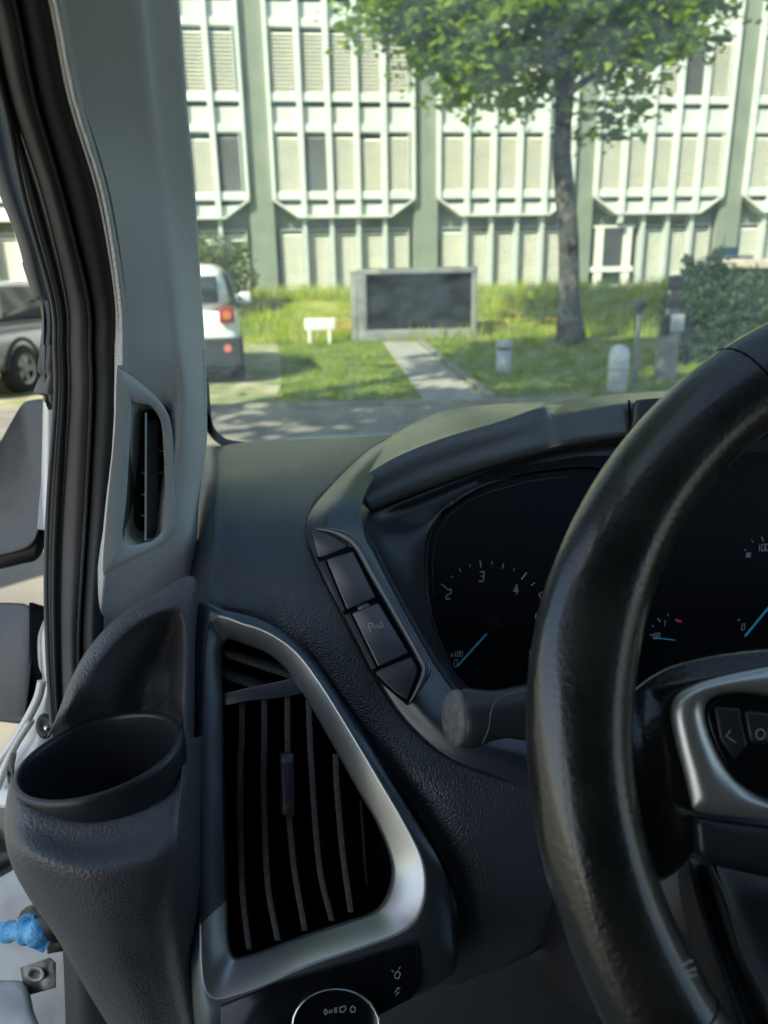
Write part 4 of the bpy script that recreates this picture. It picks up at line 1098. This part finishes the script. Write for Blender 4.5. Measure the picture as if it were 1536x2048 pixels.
# ---- bezel and cluster
rows = [
    [(1000, 1480, .50), (915, 1415, .505), (855, 1330, .52), (800, 1240, .535), (760, 1166, .555), (728, 1100, .57), (712, 1062, .60), (712, 1010, .66), (820, 975, .67), (925, 940, .68), (1040, 905, .68), (1160, 878, .69), (1400, 852, .69), (1600, 846, .69)],
    [(1015, 1455, .478), (934, 1405, .480), (875, 1330, .490), (822, 1240, .503), (782, 1166, .520), (750, 1100, .536), (730, 1062, .560), (742, 1024, .610), (830, 990, .625), (930, 952, .638), (1040, 916, .646), (1160, 888, .656), (1400, 862, .66), (1600, 856, .66)],
    [(1000, 1440, .520), (935, 1388, .520), (878, 1322, .525), (828, 1240, .535), (792, 1172, .548), (766, 1108, .562), (756, 1070, .580), (772, 1040, .612), (850, 1006, .630), (945, 964, .642), (1050, 928, .650), (1165, 902, .660), (1400, 878, .665), (1600, 870, .665)],
    [(1000, 1430, .560), (930, 1385, .560), (890, 1330, .565), (850, 1250, .572), (830, 1180, .578), (822, 1110, .586), (824, 1075, .596), (842, 1046, .615), (886, 1012, .628), (955, 974, .640), (1055, 940, .650), (1165, 920, .658), (1400, 900, .665), (1600, 895, .665)],
    [(1010, 1420, .585), (945, 1380, .588), (900, 1330, .590), (868, 1255, .593), (854, 1185, .598), (851, 1120, .606), (860, 1065, .614), (888, 1018, .624), (920, 990, .631), (975, 963, .640), (1060, 943, .648), (1165, 931, .655), (1400, 940, .665), (1600, 950, .67)]]
bez = patch('cluster_bezel', rows, M['smooth'], van, 6, 6, .003)
kp_ = Plane((900, 1330, .592), (975, 963, .642), (1400, 1330, .60))
edge = spline([kp_.at(u, v, .0015) for u, v in [(905, 1340), (870, 1258), (856, 1188), (852, 1122), (860, 1068), (886, 1020), (920, 992), (975, 965), (1060, 944), (1165, 932), (1215, 938)]], 6)
tube('bezel_edge', edge, .0009, M['gloss'], bez, 8)
clu = prism('instrument_cluster', [(835, 1100), (880, 1005), (975, 945), (1160, 912), (1700, 900), (1700, 1500), (880, 1500), (840, 1250)], kp_, M['screen'], van, -.008, -.001, 0)
tag(clu, 'unlit black instrument cluster')
mb = MB(); inner = [(868, 1190), (864, 1125), (872, 1072), (898, 1030), (935, 1003), (985, 982), (1060, 962), (1140, 952)]
mb.ribbon(kp_, inner, .00035); mb.build('inner_line', mat('dim_line', (.05, .055, .06), .5), clu)
DIG = {'0': [[(0, 0), (1, 0), (1, 2), (0, 2), (0, 0)]], '1': [[(.6, 0), (.6, 2)]], '2': [[(0, 0), (.9, 0), (1, .2), (1, .9), (.1, 1.2), (0, 1.4), (0, 2), (1, 2)]],
       '3': [[(0, 0), (1, 0), (1, .9), (.3, .9)], [(1, .9), (1, 2), (0, 2)]], '4': [[(.75, 2), (.75, .6)], [(.6, 0), (0, 1.4), (1.05, 1.4)]], '5': [[(1, 0), (0, 0), (0, .9), (1, .9), (1, 2), (0, 2)]],
       '6': [[(.9, 0), (0, 0), (0, 2), (1, 2), (1, .9), (0, .9)]], 'x': [[(0, .8), (1, 2)], [(1, .8), (0, 2)]], '8': [[(0, 0), (1, 0), (1, 2), (0, 2), (0, 0)], [(0, 1), (1, 1)]]}
def digits(mb, pl, txt, cu, cv, h, wd, slant=.10, off=.0012, rise=-.05):
    hw_ = h * .5; n = len(txt); pitch = h * .62
    for i, ch in enumerate(txt):
        x0 = cu - (n * pitch) / 2 + i * pitch; 
        for poly in DIG[ch]:
            mb.ribbon(pl, [(x0 + x * h * .44 + (2 - y) * h / 2 * slant, cv - h / 2 + y * h / 2 + rise * (x0 + x * h * .44 - cu)) for x, y in poly], wd, off)
mb = MB()
for txt, u, v, h in [('2', 898, 1188, 19), ('3', 964, 1153, 19), ('4', 1033, 1178, 19), ('5', 1076, 1238, 20), ('6', 1065, 1310, 20)]: digits(mb, kp_, txt, u, v, h, .00085)
for txt, u, v, h in [('x100', 914, 1308, 10), ('0', 912, 1326, 14), ('50', 1314, 1272, 11), ('0', 1487, 1254, 12), ('1', 1330, 1246, 11), ('100', 1527, 1095, 13), ('80', 1497, 1110, 8)]: digits(mb, kp_, txt, u, v, h, .0005)
mb.build('numeral', M['mark'], clu)
mb = MB(); C0 = (980, 1242)
for (u, v, l, wd) in [(888, 1172, 12, .0009), (903, 1153, 4, .0006), (920, 1140, 9, .0006), (940, 1131, 5, .0005), (961, 1128, 12, .001), (984, 1126, 6, .0005), (1006, 1132, 10, .0006), (1028, 1139, 6, .0005), (1048, 1152, 15, .0011), (1066, 1168, 8, .0007), (1082, 1186, 10, .0007), (1303, 1270, 7, .0006), (1306, 1252, 5, .0005), (1318, 1240, 9, .0007), (1336, 1230, 5, .0005), (1525, 1078, 9, .0007), (1505, 1083, 5, .0005), (1490, 1100, 5, .0005), (1478, 1240, 6, .0006)]:
    c = C0 if u < 1200 else ((1345, 1275) if u < 1400 else (1580, 1180))
    dx, dy = c[0] - u, c[1] - v; q = math.hypot(dx, dy)
    mb.ribbon(kp_, [(u - dx / q * l / 2, v - dy / q * l / 2), (u + dx / q * l / 2, v + dy / q * l / 2)], wd, .0012)
mb.build('tick_mark', M['mark'], clu)
mb = MB(); mb.ribbon(kp_, [(1079, 1191), (1086, 1203), (1092, 1218)], .0016, .0012); mb.ribbon(kp_, [(1352, 1240), (1362, 1243)], .002, .0012); mb.build('red_zone', M['red'], clu)
for a, b_, wd in [((973, 1268), (915, 1332), .0014), ((1306, 1275), (1350, 1280), .0008), ((1545, 1205), (1490, 1272), .0016)]:
    mb = MB(); mb.ribbon(kp_, [a, b_], wd, .004); mb.build('needle', M['needle'], clu, solid=.0008)
for c in [(982, 1250)]:
    pillow('needle_hub', circ(c[0], c[1], 20), kp_, M['void'], clu, [(1, 0), (.95, .004), (.7, .006)], sm=2)

# ---- driver's air vent
vpl = Plane((387, 1214, .4665), (880, 1720, .4215), (480, 1985, .402))
vo_ = [(387, 1214), (455, 1221), (520, 1238), (580, 1272), (635, 1330), (700, 1425), (770, 1540), (832, 1640), (880, 1720), (903, 1790), (911, 1860), (906, 1950), (800, 2010), (650, 2060), (500, 2110), (402, 2120), (378, 1850), (374, 1650), (380, 1400)]
vc_ = [(420, 1240), (490, 1247), (545, 1268), (596, 1306), (642, 1366), (702, 1462), (762, 1562), (812, 1648), (846, 1718), (853, 1778), (842, 1826), (812, 1862), (740, 1892), (620, 1932), (480, 1988), (412, 1985), (400, 1850), (398, 1650), (404, 1400)]
vi_ = [(447, 1284), (492, 1287), (538, 1306), (572, 1336), (603, 1380), (650, 1460), (705, 1560), (752, 1642), (778, 1704), (785, 1750), (772, 1797), (745, 1826), (690, 1845), (600, 1875), (490, 1914), (460, 1902), (453, 1800), (449, 1650), (446, 1400)]
def VR(o_, off): return [vpl.at(u, v, off) for u, v in o_]
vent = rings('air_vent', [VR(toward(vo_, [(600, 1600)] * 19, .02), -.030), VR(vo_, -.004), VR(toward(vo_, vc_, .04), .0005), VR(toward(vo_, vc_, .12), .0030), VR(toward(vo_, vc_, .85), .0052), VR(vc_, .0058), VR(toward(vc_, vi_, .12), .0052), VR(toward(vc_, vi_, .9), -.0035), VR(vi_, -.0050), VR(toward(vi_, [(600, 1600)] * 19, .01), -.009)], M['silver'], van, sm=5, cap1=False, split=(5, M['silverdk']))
tag(vent, 'tall satin grey air vent surround')
rings('vent_duct', [VR(toward(vi_, [(600, 1600)] * 19, .008), -.0085), VR(toward(vi_, [(610, 1610)] * 19, .02), -.038)], M['void'], vent, sm=5, cap1=True)
def bar4(name, pts, wpx, o0, o1, m, parent):
    P = spline([Vector((u, v, 0)) for u, v in pts], 6); loops = []
    for p in P: loops.append([vpl.at(p.x - wpx / 2, p.y, o1), vpl.at(p.x + wpx / 2, p.y, o1), vpl.at(p.x + wpx / 2 + 2, p.y, o0), vpl.at(p.x - wpx / 2 + 2, p.y, o0)])
    return loft(name, loops, m, parent, smooth=False, bevel=.0004)
bar4('vertical_vane', [(484, 1400), (483, 1490), (480, 1520), (480, 1620), (481, 1700), (486, 1800), (498, 1900)], 12, -.026, -.012, M['fin'], vent)
bar4('vertical_vane', [(529, 1392), (528, 1500), (527, 1560), (531, 1700), (538, 1790), (556, 1882)], 12, -.026, -.012, M['fin'], vent)
v3 = bar4('vertical_vane', [(575, 1385), (575, 1500), (576, 1600), (582, 1680), (590, 1750), (610, 1862)], 12, -.026, -.012, M['fin'], vent)
bar4('vertical_vane', [(617, 1398), (621, 1500), (627, 1600), (634, 1690), (643, 1760), (664, 1842)], 12, -.026, -.012, M['fin'], vent)
bar4('vertical_vane', [(671, 1508), (674, 1580), (680, 1650), (687, 1720), (702, 1825)], 12, -.026, -.012, M['fin'], vent)
bar4('vertical_vane', [(722, 1600), (726, 1660), (730, 1720), (734, 1770)], 7, -.034, -.026, M['black'], vent)
kn = [(559, 1512), (562, 1506), (573, 1503), (585, 1505), (588, 1512), (589, 1570), (590, 1625), (587, 1632), (577, 1635), (566, 1632), (562, 1625), (560, 1570)]
pillow('slider_knob', kn, vpl, M['smooth'], vent, [(1, -.020), (1, -.008), (.93, -.005), (.6, -.0042)], sm=3)
mb = MB()
def louvre(a, b_, th, o0, o1):
    (u0, v0), (u1, v1) = a, b_
    mb.add([vpl.at(u0, v0, o1), vpl.at(u1, v1, o1), vpl.at(u1, v1 + th, o1 - .002), vpl.at(u0, v0 + th, o1 - .002), vpl.at(u0, v0 - 14, o0), vpl.at(u1, v1 - 14, o0), vpl.at(u1, v1 - 14 + th, o0), vpl.at(u0, v0 - 14 + th, o0)],
           [(0, 1, 2, 3), (7, 6, 5, 4), (0, 4, 5, 1), (1, 5, 6, 2), (2, 6, 7, 3), (3, 7, 4, 0)])
louvre((446, 1304), (590, 1352), 9, -.020, -.008); louvre((446, 1348), (525, 1375), 9, -.020, -.008)
mb.build('horizontal_vane', M['fin'], vent)
prism('vane_bridge', [(446, 1387), (500, 1374), (560, 1362), (600, 1352), (618, 1384), (560, 1396), (500, 1402), (446, 1413)], vpl, M['plastic'], vent, -.022, -.0075)
mb = MB()
for k in range(5): quad_bar(vpl, (452, 1460 + k * 92), (560 + k * 40, 1440 + k * 92), 7, -.0375, -.034, mb)
mb.build('rear_vane', M['void'], vent)

# ---- light switch panel
pn = prism('light_panel', [(440, 2012), (560, 1962), (700, 1922), (826, 1884), (836, 1892), (838, 1975), (822, 1998), (740, 2040), (700, 2100), (440, 2110)], vpl, M['gloss'], van, .0045, .0072, .001)
tag(pn, 'gloss black light switch panel with chrome ringed knob')
kc_ = (672, 2052)
kn_o = circ(kc_[0], kc_[1], 90, 76, 28)
kring = pillow('rotary_knob', kn_o, vpl, M['chrome'], pn, [(1, .006), (1, .013), (.97, .016), (.94, .0155)], sm=1, cap1=False)
pillow('knob_face', circ(kc_[0], kc_[1], 90 * .942, 76 * .942, 28), vpl, M['gloss'], kring, [(1, .0155), (.95, .0150), (.5, .0150)], sm=1)
mb = MB(); S = .0004
for q in ([(648, 2024), (651, 2018), (655, 2024), (651, 2030), (648, 2024)], [(660, 2020), (658, 2026)], [(664, 2020), (662, 2026)], [(680, 2015), (690, 2012), (692, 2018), (687, 2024), (680, 2024), (680, 2015)], [(674, 2016), (669, 2017)], [(674, 2020), (669, 2021)], [(674, 2024), (669, 2025)], [(700, 2018), (705, 2012), (711, 2016), (709, 2024), (702, 2024), (700, 2018)]):
    mb.ribbon(vpl, q, S, .0158)
mb.build('knob_symbols', M['icon'], kring)
mb = MB()
for q in ([(790, 1948), (796, 1942), (801, 1948), (797, 1957), (790, 1956), (790, 1948)], [(798, 1938), (800, 1934)], [(787, 1944), (784, 1941)], [(790, 1985), (796, 1975), (800, 1978)], [(792, 1990), (798, 1984)]): mb.ribbon(vpl, q, S, .0076)
mb.build('panel_symbols', M['icon'], pn)
# knee board below the dashboard
patch('knee_board', [[(700, 2010, .56), (900, 1960, .55), (1050, 1900, .55), (1300, 1820, .56)], [(700, 2060, .54), (900, 2040, .53), (1080, 2000, .53), (1300, 1950, .54)], [(700, 2130, .52), (900, 2140, .51), (1080, 2130, .51), (1300, 2110, .52)]], M['kneeboard'], van, 6, 6, .006)
# steering column shroud
tube('column_shroud', spline([W(1140, 1905, .50), W(1260, 1850, .44), W(1420, 1740, .39), W(1500, 1700, .35)], 5), [.030, .034, .038, .042, .046, .048, .05, .05, .05, .05, .05, .05, .05, .05, .05, .05], M['black'], van, 20)

# ---- stalk
A0, A1 = W(921, 1436, .420), W(1180, 1432, .43)
axs = (A1 - A0).normalized(); tv = (CAM - A0).normalized(); upv = axs.cross(tv).normalized()
if upv.z < 0: upv = -upv
fw = axs.cross(upv).normalized()
if fw.dot(tv) < 0: fw = -fw
loops = []
def sec(s, ry, rz_, dy=0):
    c = A0.lerp(A1, s) + upv * dy
    return [c + upv * (ry * math.sin(q)) + fw * (rz_ * math.cos(q)) for q in [2 * math.pi * k / 28 for k in range(28)]]
for s, ry, rz_, dy in [(.00, .0145, .0085, 0), (.02, .0160, .0098, 0), (.08, .0163, .0108, 0), (.16, .0152, .0115, .0004), (.24, .0138, .012, .0012), (.34, .0135, .0125, .0022), (.5, .0155, .0135, .0025), (.7, .0180, .0150, .002), (1, .0200, .0170, .001)]: loops.append(sec(s, ry, rz_, dy))
stalk = loft('indicator_stalk', loops, M['smooth'], van)
tilt = (axs * -1 + fw * .55).normalized(); a_ = tilt.cross(upv).normalized(); c0 = A0 - axs * .0022
def capr(s, o_): return [c0 + tilt * o_ + (upv * math.sin(q) * .0155 + a_ * math.cos(q) * .0100) * s for q in [2 * math.pi * k / 32 for k in range(32)]]
cap = rings('stalk_cap', [capr(.95, -.004), capr(1.02, -.001), capr(1, .0015), capr(.93, .0030), capr(.5, .0034), capr(.05, .0035)], M['capgrey'], stalk, sm=1)
seam = []
for s, q in [(.30, 1.25), (.22, 1.0), (.165, .6), (.15, .1), (.13, -.5), (.09, -1.1)]:
    k = sec(s, .0150 + .0003, .0123, .0006); seam.append(k[int((q % (2 * math.pi)) / (2 * math.pi) * 28) % 28])
tube('stalk_seam', spline([W(1075, 1378, .412), W(1020, 1388, .409), W(992, 1402, .4075), W(982, 1425, .4065), W(978, 1455, .4065), W(965, 1488, .4085)], 5), .0003, M['capgrey'], stalk, 6)

# ---- steering wheel
WC = Vector((.26105, .24995, 1.3150)); TL = .5285; yw = .0327; WR = .185; wr = .0198
wa = Vector((-math.sin(yw), -math.cos(TL) * math.cos(yw), math.sin(TL))).normalized()
wx = Vector((0, 0, 1)).cross(-wa).normalized()
if wx.x < 0: wx = -wx
wu = wa.cross(wx).normalized()
if wu.z < 0: wu = -wu
NR, NS = 144, 28; V = []; Fc = []
for i in range(NR):
    ph = 2 * math.pi * i / NR
    d = -math.cos(ph) * wx + math.sin(ph) * wu; c = WC + d * WR
    g = math.exp(-((((ph + math.pi) % (2 * math.pi)) - math.pi - .28) / .22) ** 2)    # thumb grip swelling
    for j in range(NS):
        q = 2 * math.pi * j / NS
        rr = wr * (1 + .03 * math.sin(3 * q))
        s = 1.04 + .05 * g
        # flattened front with soft finger ridge at the back
        V.append(c + d * math.cos(q) * rr * s + wa * math.sin(q) * rr * (.94 + .06 * abs(math.sin(q))))
for i in range(NR):
    for j in range(NS):
        i2, j2 = (i + 1) % NR, (j + 1) % NS
        Fc.append((i * NS + j, i2 * NS + j, i2 * NS + j2, i * NS + j2))
sw = empty('steering_wheel', WC - van.location); sw.parent = van; sw['_off'] = tuple(WC)
tag(sw, 'worn black leather steering wheel')
rim = mesh('wheel_rim', V, Fc, M['wheel'], sw)
# stitched seams across the rim
for ph in (.98, 2.1, -.55):
    pts = []
    d = -math.cos(ph) * wx + math.sin(ph) * wu; c = WC + d * WR
    for j in range(33):
        q = 2 * math.pi * j / 32; rr = wr * (1 + .03 * math.sin(3 * q)) - .0004
        pts.append(c + d * math.cos(q) * rr * 1.04 + wa * math.sin(q) * rr * (.94 + .06 * abs(math.sin(q))))
    tube('rim_seam', pts, .0007, M['void'], sw, 6)
hub = Plane(WC - wa * .012, normal=wa)
# leather-covered shoulder between rim and trim
sh = [(1228, 1400), (1262, 1380), (1300, 1352), (1350, 1328), (1440, 1308), (1540, 1297), (1700, 1290), (1700, 1345), (1540, 1345), (1420, 1372), (1360, 1410), (1362, 1480), (1385, 1600), (1400, 1680), (1330, 1760), (1262, 1740), (1232, 1600)]
pillow('spoke', sh, hub, M['wheel'], sw, [(1.0, -.020), (1.0, -.006), (.985, -.001), (.95, .002)], sm=4)
so_ = [(1680, 1310), (1600, 1320), (1536, 1333), (1450, 1350), (1390, 1368), (1352, 1392), (1341, 1428), (1352, 1490), (1368, 1550), (1380, 1600), (1386, 1618), (1410, 1626), (1470, 1634), (1536, 1642), (1680, 1655)]
si_ = [(1680, 1408), (1600, 1398), (1536, 1392), (1490, 1386), (1450, 1388), (1424, 1398), (1411, 1422), (1418, 1460), (1434, 1500), (1450, 1530), (1470, 1556), (1500, 1580), (1525, 1594), (1560, 1606), (1680, 1630)]
def HR(o_, off): return [hub.at(u, v, off) for u, v in o_]
rws = [HR(so_, -.004), HR(so_, .0035), HR(toward(so_, si_, .05), .0058), HR(toward(so_, si_, .35), .0085), HR(toward(so_, si_, .7), .0085), HR(toward(so_, si_, .93), .0058), HR(si_, .002)]
patch('trim_insert', rws, M['alu'], sw, 6, 4, .0015, world=True)
pad = si_[:-1] + [(1680, 1630)]
pdd = pillow('control_pad', [(u, v) for u, v in pad], hub, M['gloss'], sw, [(1.0, -.002), (.99, .003), (.96, .0042), (.9, .0045)], sm=3)
prism('pad_button', [(1428, 1412), (1480, 1416), (1484, 1440), (1496, 1490), (1470, 1520), (1440, 1480)], hub, M['smooth'], sw, .003, .0058, .0012)
prism('pad_button', [(1488, 1420), (1560, 1428), (1570, 1490), (1500, 1486)], hub, M['smooth'], sw, .003, .0066, .0015)
mb = MB(); mb.ribbon(hub, [(1461, 1461), (1452, 1472), (1470, 1484)], .00045, .0062)
mb.ribbon(hub, [(1521 + 9 * math.cos(a), 1468 + 10 * math.sin(a)) for a in [2 * math.pi * k / 14 for k in range(15)]], .0006, .0070)
for q in ([(1538, 1459), (1538, 1479)], [(1550, 1459), (1539, 1469), (1550, 1479)]): mb.ribbon(hub, q, .0006, .0070)
mb.build('pad_symbols', M['icon'], sw)
pillow('lower_lip', [(1386, 1634), (1440, 1640), (1540, 1652), (1700, 1668), (1700, 1770), (1540, 1740), (1440, 1728), (1392, 1712), (1384, 1670)], hub, M['smooth'], sw, [(1.0, -.016), (1.0, -.001), (.97, .004), (.8, .0060)], sm=4)
rows = [[(1352, 1700, .335), (1375, 1712, .325), (1400, 1722, .328), (1420, 1728, .322), (1445, 1735, .33), (1560, 1760, .33)],
        [(1362, 1800, .325), (1395, 1800, .315), (1420, 1800, .318), (1450, 1800, .312), (1475, 1800, .32), (1600, 1800, .32)],
        [(1390, 1900, .315), (1428, 1900, .305), (1450, 1900, .308), (1480, 1900, .302), (1510, 1900, .31), (1640, 1900, .31)],
        [(1430, 2000, .305), (1465, 2000, .295), (1490, 2000, .298), (1530, 2000, .292), (1560, 2000, .30), (1700, 2000, .30)],
        [(1470, 2100, .295), (1500, 2100, .285), (1530, 2100, .288), (1570, 2100, .282), (1600, 2100, .29), (1740, 2100, .29)]]
patch('lower_spoke', rows, M['kneeboard'], sw, 6, 6, .004)
mb = MB(); sp_ = Plane((1380, 1930, .30), (1440, 1930, .30), (1400, 1990, .295))
for (u, v) in [(1364, 1930), (1376, 1924), (1368, 1946), (1382, 1940), (1372, 1954), (1384, 1952)]: mb.ribbon(Plane((1300, 1900, .262), (1440, 1900, .262), (1300, 2000, .262)), [(u, v), (u + 9, v - 3)], .0009, 0)
mb.build('rim_stamp', M['icon'], sw)

# ---- windscreen
bl = [W(404, 905, .735), W(388, 600, .56), W(371, 300, .435), W(350, 0, .345), Vector((-.072, .29, 1.70)), Vector((-.04, .10, 1.80))]
rows = []
XC = .60
for i, p in enumerate(bl):
    r = []
    for k in range(7):
        s = k / 6; x = p.x + (2 * (XC - p.x)) * s
        r.append((x, p.y + .16 * math.sin(math.pi * s) * (1 - .1 * i), p.z))
    rows.append(r)
ws = patch('windscreen', rows, M['windscreen'], van, 4, 4, 0, world=True)
# ---- cab shell around the camera
tube('header_trim', spline([W(190, -250, .26), W(165, -330, .25), Vector((-.13, .12, 1.77)), Vector((-.28, -.2, 1.80)), Vector((-.36, -.72, 1.80))], 5), .026, M['trimpl'], van, 12)
tube('header_trim', spline([W(290, -260, .285), W(280, -340, .275), Vector((-.06, .22, 1.74)), Vector((-.04, .09, 1.80))], 5), .024, M['trimpl'], van, 12)
mb = MB()
tpL = bl[-1]
X0, X1 = tpL.x - .02, 2 * XC - tpL.x + .02
zr = tpL.z + .01
mb.box(-.42, 1.62, -3.2, tpL.y - .01, zr, zr + .05)                   # roof
mb.box(1.56, 1.62, -3.2, .9, .45, 1.28)                               # right side below the windows
mb.box(1.56, 1.62, -3.2, -.68, 1.28, zr)
mb.box(-.42, 1.62, -3.2, -3.15, .45, zr)                              # rear
mb.box(-.42, -.36, -3.15, -.62, .45, zr)                             # left side behind the door opening
mb.box(-.40, 1.62, -3.2, 1.1, .40, .45)                               # floor
mb.build('cab_body', M['headliner'], van)
mb = MB(); mb.box(-.42, -.34, -.66, .16, 1.635, zr - .002); mb.build('door_header_sunblock', M['trimpl'], van, bevel=.01)  # unseen header added, lower edge set to block sun from the dash
mb = MB()
mb.box(-.30, 1.50, 1.0, 1.12, .45, 1.12); mb.build('bulkhead', M['black'], van)
tube('far_pillar', [Vector((2 * XC - p.x + .03, p.y, p.z)) for p in bl], .045, M['trimpl'], van, 12)
patch('bonnet', [[(-.28, 1.10, 1.16), (.6, 1.22, 1.19), (1.48, 1.10, 1.16)], [(-.28, 1.45, 1.08), (.6, 1.6, 1.12), (1.48, 1.45, 1.08)], [(-.2, 1.75, .98), (.6, 1.95, 1.02), (1.4, 1.75, .98)], [(-.15, 1.85, .6), (.6, 2.02, .6), (1.35, 1.85, .6)]], M['white'], van, 6, 5, .01, world=True)
mb = MB(); mb.box(1.0, 1.5, -.5, .05, .5, .95); mb.box(1.0, 1.5, -.62, -.5, .5, 1.35)
mb.build('passenger_seat', M['kneeboard'], van, bevel=.05)
mb = MB(); mb.box(.95, 1.56, .55, .95, .75, 1.22); mb.build('glove_box', M['smooth'], van, bevel=.04)
patch('dashboard_centre', [[(.45, .98, 1.20), (.8, 1.02, 1.22), (1.2, 1.02, 1.22), (1.55, .98, 1.20)], [(.45, .72, 1.25), (.8, .72, 1.25), (1.2, .72, 1.25), (1.55, .72, 1.24)], [(.48, .62, 1.20), (.8, .60, 1.20), (1.2, .60, 1.20), (1.55, .60, 1.2)], [(.5, .60, .9), (.8, .55, .9), (1.2, .55, .9), (1.55, .58, .9)]], M['leather'], van, 5, 5, .01, world=True)

# ================================================================== roadside trees that shade the lawn, the last one added to shade the cab
def shade_at(gx, gy, h):
    t = h / SUN_DIR.z
    return gx + SUN_DIR.x * t, gy + SUN_DIR.y * t
for (gx, gy, h, r, n, sd, lab) in [(2.6, 8.6, 8.5, 2.9, 3600, 41, 'round leafy tree beside the road left of the van'),
                                   (3.2, 14.2, 10.0, 3.0, 4200, 42, 'taller leafy tree beyond the parked cars'),
                                   (.45, -.1, 9.0, 2.0, 9000, 43, 'unseen dense crowned tree added behind the van to shade the cab')]:
    x, y = shade_at(gx, gy, h)
    simple_tree('street_tree', x, y, h, r, n, .16, M['leaf'], sd, lab, .18)

# tidy helper properties
for o in bpy.data.objects:
    if '_off' in o: del o['_off']
